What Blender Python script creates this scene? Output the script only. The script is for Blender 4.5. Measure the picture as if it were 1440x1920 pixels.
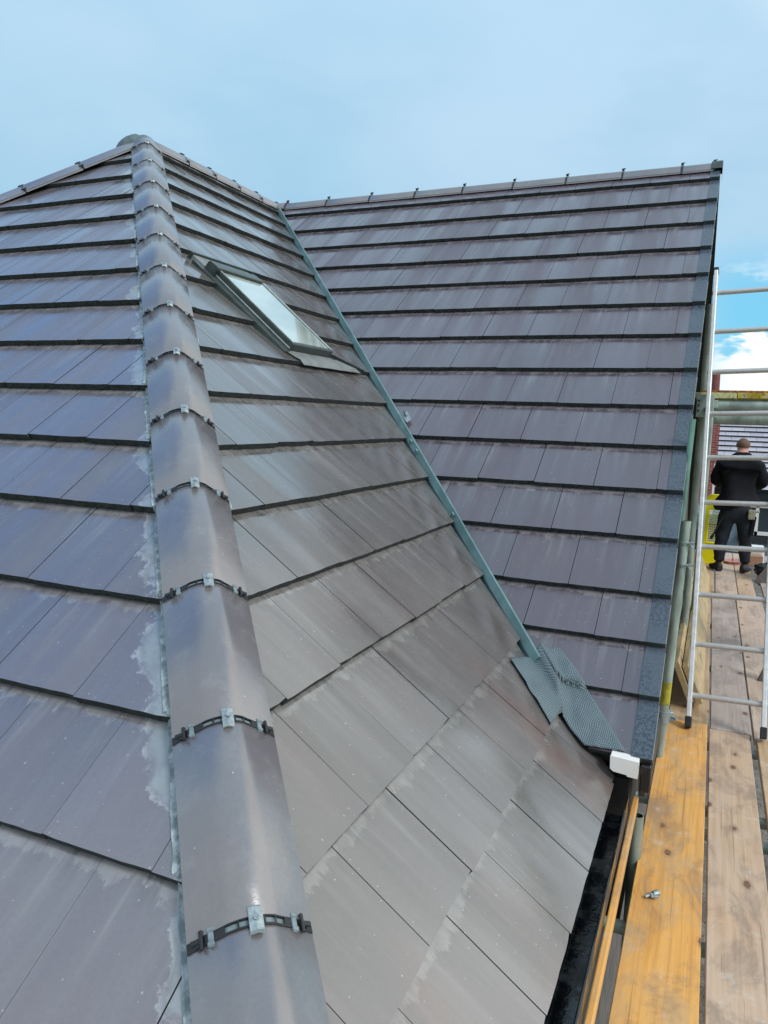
import bpy, bmesh, math, random
from mathutils import Vector as V, Matrix, noise
random.seed(7)
R=math.radians
sc=bpy.context.scene
for o in list(bpy.data.objects): bpy.data.objects.remove(o)
# ---------------------------------------------------------------- camera
cam=bpy.data.objects.new('camera',bpy.data.cameras.new('camera'))
sc.collection.objects.link(cam); sc.camera=cam
cr=V((0.91712,0.39741,0.03095)); cu=V((-0.07802,0.10283,0.99163)); cf=V((-0.39090,0.91186,-0.12531))
cm=Matrix((cr,cu,-cf)).transposed().to_4x4(); cm.translation=V((4.196,0,-2.0544)); cam.matrix_world=cm
cam.data.sensor_fit='HORIZONTAL'; cam.data.sensor_width=36; cam.data.lens=36*1418.9/1440
cam.data.clip_start=.02; cam.data.clip_end=3000
sc.render.resolution_x=768; sc.render.resolution_y=1024
sc.view_settings.view_transform='Standard'; sc.view_settings.look='None'
sc.view_settings.exposure=.45; sc.view_settings.gamma=1
# ---------------------------------------------------------------- sky
SUN_EL,SUN_AZ=R(44),R(114)       # azimuth from +Y towards +X
sd=V((math.sin(SUN_AZ)*math.cos(SUN_EL),math.cos(SUN_AZ)*math.cos(SUN_EL),math.sin(SUN_EL)))
w=bpy.data.worlds.new('World'); sc.world=w; w.use_nodes=True
N=w.node_tree.nodes; L=w.node_tree.links; N.clear()
def wn(t,**k):
    n=N.new(t)
    for a,b in k.items(): setattr(n,a,b)
    return n
def wmath(op,a,b=None,c=None,clamp=False):
    n=wn('ShaderNodeMath',operation=op,use_clamp=clamp)
    for i,x in enumerate((a,b,c)):
        if x is None: continue
        if isinstance(x,(int,float)): n.inputs[i].default_value=x
        else: L.new(x,n.inputs[i])
    return n.outputs[0]
def wmix(f,a,b):
    n=wn('ShaderNodeMix',data_type='RGBA')
    if isinstance(f,(int,float)): n.inputs[0].default_value=f
    else: L.new(f,n.inputs[0])
    for i,x in ((6,a),(7,b)):
        if isinstance(x,tuple): n.inputs[i].default_value=(*x,1)
        else: L.new(x,n.inputs[i])
    return n.outputs[2]
def wstep(x,a,b):
    n=wn('ShaderNodeMapRange',interpolation_type='SMOOTHSTEP'); L.new(x,n.inputs[0]); n.inputs[1].default_value=a; n.inputs[2].default_value=b
    return n.outputs[0]
tc=wn('ShaderNodeTexCoord'); sep=wn('ShaderNodeSeparateXYZ'); L.new(tc.outputs['Generated'],sep.inputs[0])
X_,Y_,Z_=sep.outputs
def wnoise(scale,det=4,rough=.55,sx=1,sy=1,sz=1):
    m=wn('ShaderNodeMapping'); m.inputs['Scale'].default_value=(sx,sy,sz); L.new(tc.outputs['Generated'],m.inputs[0])
    n=wn('ShaderNodeTexNoise'); n.inputs['Scale'].default_value=scale; n.inputs['Detail'].default_value=det; n.inputs['Roughness'].default_value=rough
    L.new(m.outputs[0],n.inputs[0]); return n.outputs[0]
def wdot(v):
    n=wn('ShaderNodeVectorMath',operation='DOT_PRODUCT'); L.new(tc.outputs['Generated'],n.inputs[0]); n.inputs[1].default_value=V(v).normalized(); return n.outputs['Value']
sky=wn('ShaderNodeTexSky',sky_type='NISHITA'); sky.sun_disc=False; sky.sun_elevation=SUN_EL; sky.sun_rotation=SUN_AZ
try: sky.air_density=1.0; sky.ozone_density=2.0
except Exception: pass
BG=.088
big=wnoise(1.7,3,.5,1,1,1.6)
cloud=wmix(wstep(big,.35,.68),(2.7,4.95,6.7),(4.2,6.0,7.5))
cloud=wmix(wmath('MULTIPLY',wstep(wnoise(3.1,5,.6,1,1,2.2),.42,.68),.35),cloud,(4.2,6.2,7.8))
cloud=wmix(wmath('MULTIPLY',wstep(wnoise(2.3,4,.55,1.2,1,2.6),.47,.72),.40),cloud,(2.4,4.6,6.4))
cloud=wmix(wstep(Z_,.28,.62),cloud,(4.3,6.3,8.0))                       # thinner veil overhead
cloud=wmix(wmath('MULTIPLY',wstep(Z_,.34,.08),wstep(X_,.1,-.5)),cloud,(2.9,5.0,6.6))
cloud=wmix(wmath('MULTIPLY',wstep(wdot((.78,.42,.46)),.70,.93),.9),cloud,(14,14,13.6))   # bright cloud patch added outside the view for the hip crest highlight
cloud=wmix(wmath('MULTIPLY',wstep(wdot((.22,.77,.60)),.945,.992),.9),cloud,(9,9.4,9.4))  # bright patch added above the view for sheen on the main slope
cloud=wmix(wmath('MULTIPLY',wstep(Y_,.1,-.6),.8),cloud,(6.6,7.2,8.0))  # sky behind the view, brightened as added fill for camera-facing surfaces
blue=wmix(.72,sky.outputs[0],(1.5,5.9,8.6))
hole=wmath('MULTIPLY',wstep(wmath('ADD',X_,wmath('MULTIPLY',wmath('SUBTRACT',big,.5),.3)),-.05,.03),wstep(wmath('ADD',Z_,wmath('MULTIPLY',wmath('SUBTRACT',big,.5),.2)),.25,.14))
hole=wmath('MULTIPLY',hole,wstep(Y_,.0,.4))
lh=wstep(wmath('ADD',wdot((-.74,.16,.65)),wmath('MULTIPLY',wmath('SUBTRACT',wnoise(4),.5),.05)),.915,.985)
col=wmix(wmath('MULTIPLY',lh,.9),cloud,wmix(.5,sky.outputs[0],(.8,4.2,10.5)))
col=wmix(hole,col,blue)
cum=wnoise(9,5,.6,1,1,2.6)
cm1=wmath('ADD',wstep(wmath('SUBTRACT',wmath('MULTIPLY',wmath('SUBTRACT',cum,.5),.22),wmath('SUBTRACT',Z_,.085)),-.012,.012),wmath('MULTIPLY',wstep(cum,.56,.66),wstep(Z_,.24,.1)),clamp=True)
col=wmix(wmath('MULTIPLY',cm1,wmath('MULTIPLY',hole,.95)),col,(8.8,9.2,9.3))
below=wstep(Z_,0,-.05)
col=wmix(below,col,(2.2,2.1,2.0))
bg=wn('ShaderNodeBackground'); bg.inputs[1].default_value=BG; L.new(col,bg.inputs[0])
ow=wn('ShaderNodeOutputWorld'); L.new(bg.outputs[0],ow.inputs[0])
sl=bpy.data.lights.new('sun','SUN'); sl.energy=1.5; sl.angle=R(14); sl.color=(1,.965,.92)
so=bpy.data.objects.new('sun',sl); sc.collection.objects.link(so); so.rotation_euler=sd.to_track_quat('Z','Y').to_euler()

# ---------------------------------------------------------------- materials
class Mat:
    def __init__(s,name):
        s.m=bpy.data.materials.new(name); s.m.use_nodes=True; s.t=s.m.node_tree; s.p=s.t.nodes['Principled BSDF']; s.tc=None
    def n(s,t,**k):
        n=s.t.nodes.new(t)
        for a,b in k.items(): setattr(n,a,b)
        return n
    def put(s,x,sock):
        if isinstance(x,(int,float)): sock.default_value=x
        elif isinstance(x,tuple): sock.default_value=(*x,1) if len(x)==3 and len(sock.default_value)==4 else x
        else: s.t.links.new(x,sock)
    def co(s,kind='Object'):
        if not s.tc: s.tc=s.n('ShaderNodeTexCoord')
        return s.tc.outputs[kind]
    def uv(s,name):
        n=s.n('ShaderNodeUVMap',uv_map=name); return n.outputs[0]
    def map(s,src,sc=(1,1,1),loc=(0,0,0),rot=(0,0,0)):
        n=s.n('ShaderNodeMapping'); n.inputs['Scale'].default_value=sc; n.inputs['Location'].default_value=loc; n.inputs['Rotation'].default_value=rot
        s.t.links.new(src,n.inputs[0]); return n.outputs[0]
    def noise(s,src,scale,det=4,rough=.55,dist=0):
        n=s.n('ShaderNodeTexNoise'); s.t.links.new(src,n.inputs['Vector']); n.inputs['Scale'].default_value=scale; n.inputs['Detail'].default_value=det; n.inputs['Roughness'].default_value=rough; n.inputs['Distortion'].default_value=dist
        return n.outputs[0]
    def math(s,op,a,b=None,c=None,clamp=False):
        n=s.n('ShaderNodeMath',operation=op,use_clamp=clamp)
        for i,x in enumerate((a,b,c)):
            if x is not None: s.put(x,n.inputs[i])
        return n.outputs[0]
    def step(s,x,a,b,lo=0,hi=1):
        n=s.n('ShaderNodeMapRange',interpolation_type='SMOOTHSTEP'); s.put(x,n.inputs[0]); n.inputs[1].default_value=a; n.inputs[2].default_value=b; n.inputs[3].default_value=lo; n.inputs[4].default_value=hi
        return n.outputs[0]
    def mix(s,f,a,b):
        n=s.n('ShaderNodeMix',data_type='RGBA'); s.put(f,n.inputs[0]); s.put(a,n.inputs[6]); s.put(b,n.inputs[7]); return n.outputs[2]
    def set(s,**k):
        names=dict(col='Base Color',rough='Roughness',metal='Metallic',spec='Specular IOR Level',coat='Coat Weight',coatr='Coat Roughness',trans='Transmission Weight',ior='IOR')
        for a,b in k.items(): s.put(b,s.p.inputs[names[a]])
        return s
    def bump(s,h,strength=.3,dist=.01):
        n=s.n('ShaderNodeBump'); n.inputs['Strength'].default_value=strength; n.inputs['Distance'].default_value=dist; s.put(h,n.inputs['Height'])
        s.t.links.new(n.outputs[0],s.p.inputs['Normal']); return s
    def sepx(s,src):
        n=s.n('ShaderNodeSeparateXYZ'); s.t.links.new(src,n.inputs[0]); return n.outputs
def simple(name,col,rough=.6,metal=0,var=.15,scale=8,bump=0,spec=.5,stretch=(1,1,1)):
    m=Mat(name); c=m.map(m.co(),stretch); nz=m.noise(c,scale,5,.6)
    d=tuple(x*(1-var) for x in col); l=tuple(min(1,x*(1+var)) for x in col)
    m.set(col=m.mix(m.step(nz,.3,.7),d,l),rough=m.step(nz,.2,.8,max(.05,rough-.1),min(1,rough+.1)),metal=metal,spec=spec)
    if bump: m.bump(nz,bump,.01)
    return m.m

def tile_mat(name,base,alt,olive,wet=(.22,.5),hipk=None,warm=None,film=1.,ior=1.85):
    """flat concrete roof tile, damp; UV 'slope' = metres along/down the slope, UV 'tile' = metres inside the tile"""
    m=Mat(name); uv=m.uv('slope'); ut=m.uv('tile'); ur=m.uv('rnd')
    sx=m.sepx(uv); tx=m.sepx(ut); rx=m.sepx(ur)
    big=m.noise(m.map(uv,(.9,.55,1)),1.0,3,.5)
    streak=m.noise(m.map(uv,(16,1.1,1)),1.0,4,.6,.15)
    streak2=m.noise(m.map(uv,(5,.5,1),(3,7,0)),1.0,3,.6)
    fine=m.noise(uv,90,3,.7); med=m.noise(uv,14,5,.65)
    c=m.mix(m.step(big,.35,.65),base,alt)
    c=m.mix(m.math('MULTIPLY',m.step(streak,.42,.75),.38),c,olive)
    c=m.mix(m.math('MULTIPLY',m.step(rx[0],0,1),.5),c,tuple(x*1.22 for x in base))
    c=m.mix(m.math('MULTIPLY',m.step(rx[1],.35,1),.38),c,tuple(x*.72 for x in alt))
    c=m.mix(m.math('MULTIPLY',m.step(med,.5,.75),.22),c,tuple(min(1,x*1.5) for x in base))
    c=m.mix(m.math('MULTIPLY',m.step(fine,.35,.65),.12),c,(.05,.05,.05))
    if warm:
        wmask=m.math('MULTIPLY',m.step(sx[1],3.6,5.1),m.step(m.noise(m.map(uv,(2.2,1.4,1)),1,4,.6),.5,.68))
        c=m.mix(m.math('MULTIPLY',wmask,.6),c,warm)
    # dust washed down out of the overlap, brightest right under the tile above
    dn=m.noise(m.map(uv,(15,7,1)),1.0,6,.72)
    dust=m.step(m.math('SUBTRACT',m.math('MULTIPLY',m.step(dn,.36,.74),.045),m.math('SUBTRACT',tx[1],.012)),-.004,.008)
    dirt=m.math('MULTIPLY',dust,m.step(med,.3,.6,.2,.7))
    c=m.mix(m.math('MULTIPLY',dirt,.46*film),c,(.42,.43,.42))
    # efflorescence streaks running down
    runs=m.math('MULTIPLY',m.step(m.noise(m.map(uv,(20,1.2,1),(1,5,0)),1.0,5,.65),.48,.80),m.step(tx[1],.32,.0))
    c=m.mix(m.math('MULTIPLY',runs,.5*film),c,(.30,.31,.30))
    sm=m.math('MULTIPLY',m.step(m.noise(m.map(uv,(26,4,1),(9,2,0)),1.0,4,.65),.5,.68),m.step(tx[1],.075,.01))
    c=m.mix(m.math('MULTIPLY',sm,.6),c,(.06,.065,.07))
    # specks
    vo=m.n('ShaderNodeTexVoronoi',voronoi_dimensions='2D'); m.put(uv,vo.inputs['Vector']); vo.inputs['Scale'].default_value=38
    keep=m.sepx(vo.outputs['Color'])
    sz=m.math('MULTIPLY',keep[1],.085); spk=m.math('MULTIPLY',m.step(m.math('SUBTRACT',m.math('ADD',vo.outputs['Distance'],m.math('MULTIPLY',m.math('SUBTRACT',fine,.5),.12)),sz),.012,-.006),m.step(keep[0],.80,.84))
    c=m.mix(m.math('MULTIPLY',spk,.55),c,(.45,.45,.46))
    rough=m.math('ADD',m.step(streak2,.35,.7,wet[0],wet[1]),m.math('MULTIPLY',m.math('SUBTRACT',med,.5),.15))
    if hipk:
        kk,sgn,wd=hipk
        d=m.math('SUBTRACT',m.math('MULTIPLY',sx[1],kk),m.math('MULTIPLY',sx[0],sgn))
        hn=m.noise(uv,17,6,.75); hn2=m.noise(uv,3.1,2,.5)
        lim=m.math('ADD',m.math('MULTIPLY',m.step(hn2,.35,.65),wd),m.math('MULTIPLY',m.math('SUBTRACT',hn,.5),.12))
        hm=m.step(m.math('SUBTRACT',lim,m.math('SUBTRACT',d,.150)),-.006,.014)
        rim=m.step(m.math('ABSOLUTE',m.math('SUBTRACT',lim,m.math('SUBTRACT',d,.155))),.012,.002)
        c=m.mix(m.math('MULTIPLY',hm,m.step(med,.3,.65,.45,.9)),c,(.27,.31,.315)); c=m.mix(m.math('MULTIPLY',rim,m.step(hn,.4,.6,.1,.6)),c,(.42,.45,.45))
    m.set(col=c,rough=rough,spec=.75,ior=ior,coat=m.step(streak2,.6,.35,.0,.5),coatr=.12)
    m.bump(m.math('ADD',m.math('MULTIPLY',m.noise(m.map(uv,(60,9,1)),1,3,.6),.5),m.math('MULTIPLY',fine,.4)),.22,.002)
    return m.m

P_,P0_,P2_=0.6988,0.6555,0.6723; YA,YB=4.897,6.815
M={}
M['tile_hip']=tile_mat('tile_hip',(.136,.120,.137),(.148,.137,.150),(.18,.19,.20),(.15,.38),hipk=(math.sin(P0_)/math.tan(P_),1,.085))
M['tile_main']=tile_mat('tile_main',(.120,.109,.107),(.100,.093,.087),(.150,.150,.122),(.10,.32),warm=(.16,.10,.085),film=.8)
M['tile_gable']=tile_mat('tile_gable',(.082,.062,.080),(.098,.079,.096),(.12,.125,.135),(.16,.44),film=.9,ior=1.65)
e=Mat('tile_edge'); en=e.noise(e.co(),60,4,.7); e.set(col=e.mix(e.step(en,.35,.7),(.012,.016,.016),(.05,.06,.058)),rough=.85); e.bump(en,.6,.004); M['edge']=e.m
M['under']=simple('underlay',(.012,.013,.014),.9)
def cap_mat():
    m=Mat('ridge_concrete'); c=m.co(); st=m.noise(m.map(c,(3,3,3)),1,4,.6); f=m.noise(c,110,3,.7); med=m.noise(c,13,5,.65)
    col=m.mix(m.step(st,.35,.65),(.130,.118,.124),(.160,.149,.150))
    col=m.mix(m.math('MULTIPLY',m.step(med,.5,.72),.3),col,(.24,.23,.23))
    col=m.mix(m.math('MULTIPLY',m.step(f,.4,.65),.15),col,(.08,.08,.08))
    vo=m.n('ShaderNodeTexVoronoi'); m.put(c,vo.inputs['Vector']); vo.inputs['Scale'].default_value=34
    k=m.sepx(vo.outputs['Color']); spk=m.math('MULTIPLY',m.step(vo.outputs['Distance'],.09,.05),m.step(k[0],.86,.88))
    col=m.mix(m.math('MULTIPLY',spk,.6),col,(.5,.5,.5))
    m.set(col=col,rough=m.step(med,.2,.8,.17,.30),spec=.8,ior=1.85,coat=.25,coatr=.12); m.bump(m.math('ADD',f,m.math('MULTIPLY',med,.6)),.14,.002); return m.m
M['cap']=cap_mat()
M['black']=simple('black_plastic',(.012,.014,.016),.4,var=.3,scale=40)
M['galv']=simple('galvanised',(.30,.36,.375),.45,.45,.25,70,.2)
M['greyplastic']=simple('grey_clip_plastic',(.17,.22,.24),.45,0,.2,60)
M['teal']=simple('valley_grp',(.125,.225,.235),.38,0,.22,6,.1)
def roll_mat():
    m=Mat('hip_roll'); uv=m.uv('slope'); n=m.noise(uv,30,4,.6); m.set(col=m.mix(m.step(n,.35,.7),(.16,.21,.22),(.46,.53,.54)),rough=.55); m.bump(n,.3,.003); return m.m
M['roll']=roll_mat()
def flash_mat():
    m=Mat('flashing_mesh'); uv=m.uv('slope'); dn=m.n('ShaderNodeTexNoise'); m.put(uv,dn.inputs['Vector']); dn.inputs['Scale'].default_value=16
    va=m.n('ShaderNodeVectorMath',operation='MULTIPLY_ADD'); m.put(dn.outputs['Color'],va.inputs[0]); va.inputs[1].default_value=(.02,.02,0); m.put(uv,va.inputs[2])
    a=m.sepx(m.map(va.outputs[0],(1,1,1),(0,0,0),(0,0,R(38))))
    k=2*math.pi/.0105
    s1=m.math('SINE',m.math('MULTIPLY',a[0],k)); s2=m.math('SINE',m.math('MULTIPLY',a[1],k)); h=m.math('MULTIPLY',s1,s2)
    n=m.noise(uv,9,3,.5)
    m.set(col=m.mix(m.step(h,-.5,.7),(.06,.09,.105),m.mix(n,(.10,.155,.175),(.23,.31,.33))),rough=m.step(n,.3,.7,.45,.62)); m.bump(h,.45,.003); return m.m
M['flash']=flash_mat()
M['lead']=simple('grey_membrane',(.10,.14,.15),.55,0,.25,20,.3)
def verge_mat():
    m=Mat('verge_plastic'); uv=m.uv('slope'); n=m.noise(m.map(uv,(1,1,1)),85,3,.5,.8); n2=m.noise(uv,5,4,.6)
    wetm=m.step(n,.46,.56)
    m.set(col=m.mix(m.math('MULTIPLY',wetm,m.step(n2,.35,.6)),(.070,.090,.115),(.035,.050,.068)),rough=m.step(n,.46,.56,.5,.12),spec=.6); m.bump(n,.25,.003); return m.m
M['verge']=verge_mat()
M['gutter']=None
g=Mat('wet_black_gutter'); gn=g.noise(g.co(),9,4,.65); gf=g.noise(g.co(),70,3,.6)
g.set(col=g.mix(g.step(gn,.4,.7),(.006,.008,.011),(.035,.042,.042)),rough=g.step(gn,.45,.6,.12,.5)); g.bump(gf,.25,.003); M['gutter']=g.m
M['white']=simple('white_upvc',(.78,.78,.75),.3,0,.04,5)
M['brickwall']=None
def brick(name,c1,c2,mort,scale=1.0):
    m=Mat(name); b=m.n('ShaderNodeTexBrick'); co=m.co(); s=m.sepx(co); cx=m.n('ShaderNodeCombineXYZ'); m.put(m.math('ADD',s[0],s[1]),cx.inputs[0]); m.put(s[2],cx.inputs[1])
    m.put(cx.outputs[0],b.inputs['Vector']); b.inputs['Scale'].default_value=1/.225*scale*.5; b.inputs['Brick Width'].default_value=.5; b.inputs['Row Height'].default_value=.17; b.inputs['Mortar Size'].default_value=.02
    b.inputs['Color1'].default_value=(*c1,1); b.inputs['Color2'].default_value=(*c2,1); b.inputs['Mortar'].default_value=(*mort,1)
    m.set(col=b.outputs[0],rough=.85); return m.m
M['brick']=brick('red_brick',(.22,.035,.035),(.30,.06,.05),(.33,.22,.2))
M['housebrick']=simple('grey_render',(.13,.12,.11),.9,0,.35,9,.4)
def wood(name,base,dark,knot=(.12,.045,.02),grey=None,kscale=1.,seed=0,gr=.5):
    m=Mat(name); c=m.co(); c=m.map(c,(1,1,1),(seed*1.7,seed*3.1,0))
    grain=m.noise(m.map(c,(60,1.6,60)),1,5,.6,.4); band=m.noise(m.map(c,(13,.5,8)),1,3,.5,.8); blot=m.noise(m.map(c,(5,2.0,4)),1,5,.62,.6)
    col=m.mix(m.step(grain,.38,.68),base,dark)
    col=m.mix(m.math('MULTIPLY',m.step(band,.4,.7),.22),col,dark)
    if grey: col=m.mix(m.math('MULTIPLY',m.step(blot,.42,.66),gr),col,grey)
    sh=m.noise(m.map(c,(2.3,.45,1)),1,2,.5); col=m.mix(m.step(sh,.3,.7,.0,.28),col,tuple(min(1,x*1.25) for x in base))
    vo=m.n('ShaderNodeTexVoronoi',voronoi_dimensions='2D'); m.put(m.map(c,(7*kscale,3.6*kscale,1)),vo.inputs['Vector']); vo.inputs['Scale'].default_value=1; k=m.sepx(vo.outputs['Color'])
    # knots: small dark ovals with a paler halo
    wob=m.math('MULTIPLY',m.math('SUBTRACT',m.noise(c,34,3,.6),.5),.12)
    d=m.math('ADD',vo.outputs['Distance'],wob)
    on=m.step(k[0],.66,.68)
    col=m.mix(m.math('MULTIPLY',m.math('MULTIPLY',m.step(d,.2,.07),.4),on),col,tuple((a+b)/2 for a,b in zip(dark,knot)))
    col=m.mix(m.math('MULTIPLY',m.math('MULTIPLY',m.step(m.math('SUBTRACT',d,m.math('MULTIPLY',k[1],.05)),.075,.035),.85),on),col,knot)
    crack=m.math('MULTIPLY',m.step(m.noise(m.map(c,(110,1.1,1),(5,2,0)),1,2,.4),.66,.70),.5)
    col=m.mix(crack,col,tuple(x*.35 for x in dark))
    foot=m.math('MULTIPLY',m.step(m.noise(m.map(c,(6,2.6,1),(3,1,0),(0,0,.5)),1,6,.7,.8),.47,.66),.6); col=m.mix(foot,col,tuple((a+b)*.32 for a,b in zip(dark,(.30,.28,.26))))
    scr=m.math('MULTIPLY',m.step(m.noise(m.map(c,(90,5,1),(1,8,0),(0,0,.55)),1,2,.4),.70,.73),.35); col=m.mix(scr,col,tuple(x*.45 for x in dark))
    spl=m.math('MULTIPLY',m.step(m.noise(c,9,6,.75),.56,.66),.38); col=m.mix(spl,col,(.6,.56,.5))
    m.set(col=col,rough=m.step(blot,.3,.7,.42,.75)); m.bump(grain,.25,.003); return m.m
M['orange']=wood('fresh_orange_board',(.76,.40,.10),(.60,.28,.06),grey=(.40,.31,.20),gr=.8)
M['tan']=wood('tan_board',(.54,.38,.25),(.40,.25,.15),grey=(.47,.40,.33),seed=3)
M['tan2']=wood('pinkish_board',(.52,.39,.30),(.40,.28,.20),grey=(.46,.42,.38),seed=5,gr=.6)
M['greyb']=wood('weathered_board',(.38,.31,.27),(.28,.22,.19),grey=(.44,.40,.38),seed=8,gr=.7)
M['gold']=wood('golden_board',(.52,.36,.20),(.40,.26,.14),grey=(.50,.41,.31),seed=11,gr=.5)
M['pale']=wood('pale_plank',(.50,.38,.20),(.36,.25,.11),grey=(.30,.27,.16),seed=14,gr=.6)
M['tube']=simple('galvanised_tube',(.34,.42,.38),.42,.25,.3,14,.15,stretch=(1,1,.3))
M['tubegreen']=simple('green_stained_tube',(.17,.33,.27),.5,.35,.35,9,.15,stretch=(1,1,.3))
M['tubeolive']=simple('weathered_tube',(.30,.36,.31),.5,.2,.35,12,.15,stretch=(1,1,.3))
M['tubein']=simple('tube_inside',(.03,.05,.045),.8)
M['yellowpaint']=simple('yellow_paint',(.33,.31,.035),.5,0,.35,30)
M['alu']=simple('ladder_aluminium',(.68,.72,.73),.35,.25,.1,30)
M['alurung']=simple('rung_aluminium',(.50,.50,.49),.4,.3,.2,60,stretch=(1,8,8))
M['yellow']=simple('yellow_plastic',(.99,.86,.002),.4,0,.06,6)
def mud():
    m=Mat('trodden_earth'); c=m.co(); a=m.noise(c,3,6,.65); b=m.noise(c,22,5,.7); f=m.noise(c,120,2,.6)
    col=m.mix(m.step(a,.35,.65),(.14,.125,.105),(.24,.225,.20)); col=m.mix(m.step(b,.5,.7),col,(.07,.06,.05)); col=m.mix(m.math('MULTIPLY',m.step(f,.66,.72),.8),col,(.5,.48,.44))
    m.set(col=col,rough=.9); m.bump(m.math('ADD',a,b),.8,.05); return m.m
M['mud']=mud()
M['glass']=None
gl=Mat('window_glass'); gl.set(col=(.30,.40,.40),rough=.05,metal=.0,spec=1.0,coat=1.0,coatr=.03); gn=gl.noise(gl.map(gl.co(),(5,1.5,5)),1,3,.5)
gl.set(col=gl.mix(gl.step(gn,.35,.65),(.32,.42,.38),(.50,.58,.53))); M['glass']=gl.m
M['frame_dark']=simple('dark_green_grey_metal',(.06,.08,.076),.35,.3,.2,20)
M['frame_grey']=simple('grey_metal_trim',(.36,.42,.42),.4,.3,.15,20)
M['rim']=simple('verge_rim_plastic',(.20,.25,.27),.5,0,.2,20)
M['apron']=simple('flashing_apron',(.19,.21,.21),.5,.1,.2,9,.2)
M['skin']=simple('skin',(.52,.27,.20),.55,0,.08,30)
M['hair']=simple('hair',(.12,.062,.035),.7,0,.55,160,.5)
M['hoodie']=simple('black_hoodie',(.009,.010,.013),.9,0,.4,9,.4,spec=.2)
M['trouser']=simple('dark_trousers',(.016,.020,.027),.85,0,.4,9,.4,spec=.25)
M['boot']=simple('black_boots',(.012,.012,.013),.6,0,.3,20)
M['beige']=simple('beige_pouch',(.30,.29,.20),.7,0,.3,40)
M['bluegrey']=simple('blue_grey_render',(.16,.23,.29),.7,0,.1,3)
M['darkgap']=simple('dark_timber_and_shadow',(.02,.026,.03),.8)
def slate_far():
    m=Mat('pale_tiles_far'); uv=m.uv('slope'); t=m.sepx(m.uv('rnd')); n=m.noise(m.map(uv,(1,4,1)),2,4,.6)
    m.set(col=m.mix(t[0],(.36,.36,.42),(.46,.46,.51)),rough=.4); return m.m
M['fartile']=slate_far()
M['pot']=simple('chimney_pot',(.17,.05,.045),.7,0,.2,8)
M['rust']=simple('rusty_edge',(.30,.13,.05),.8,0,.6,60,.3)
def banded():
    m=Mat('yellow_painted_board_end'); c=m.co(); n=m.noise(m.map(c,(20,20,30)),1,3,.6); n2=m.noise(c,70,2,.5)
    col=m.mix(m.step(n,.45,.6),(.62,.44,.03),(.58,.53,.24)); col=m.mix(m.step(n2,.6,.66),col,(.12,.14,.03)); m.set(col=col,rough=.7); return m.m
M['band']=banded()
M['paleband']=simple('cream_painted_board_end',(.56,.55,.27),.7,0,.3,50)
M['pink']=simple('pink_stained_tray',(.50,.22,.20),.6,0,.4,18)
M['brown']=simple('brown_cardboard',(.34,.20,.12),.8,0,.2,10)
M['binbag']=simple('black_bin_bag',(.012,.013,.013),.3,0,.3,10,.8)
M['dkplank']=simple('grey_brown_plank',(.11,.095,.09),.75,0,.25,14,.2,stretch=(1,1,6))

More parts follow.
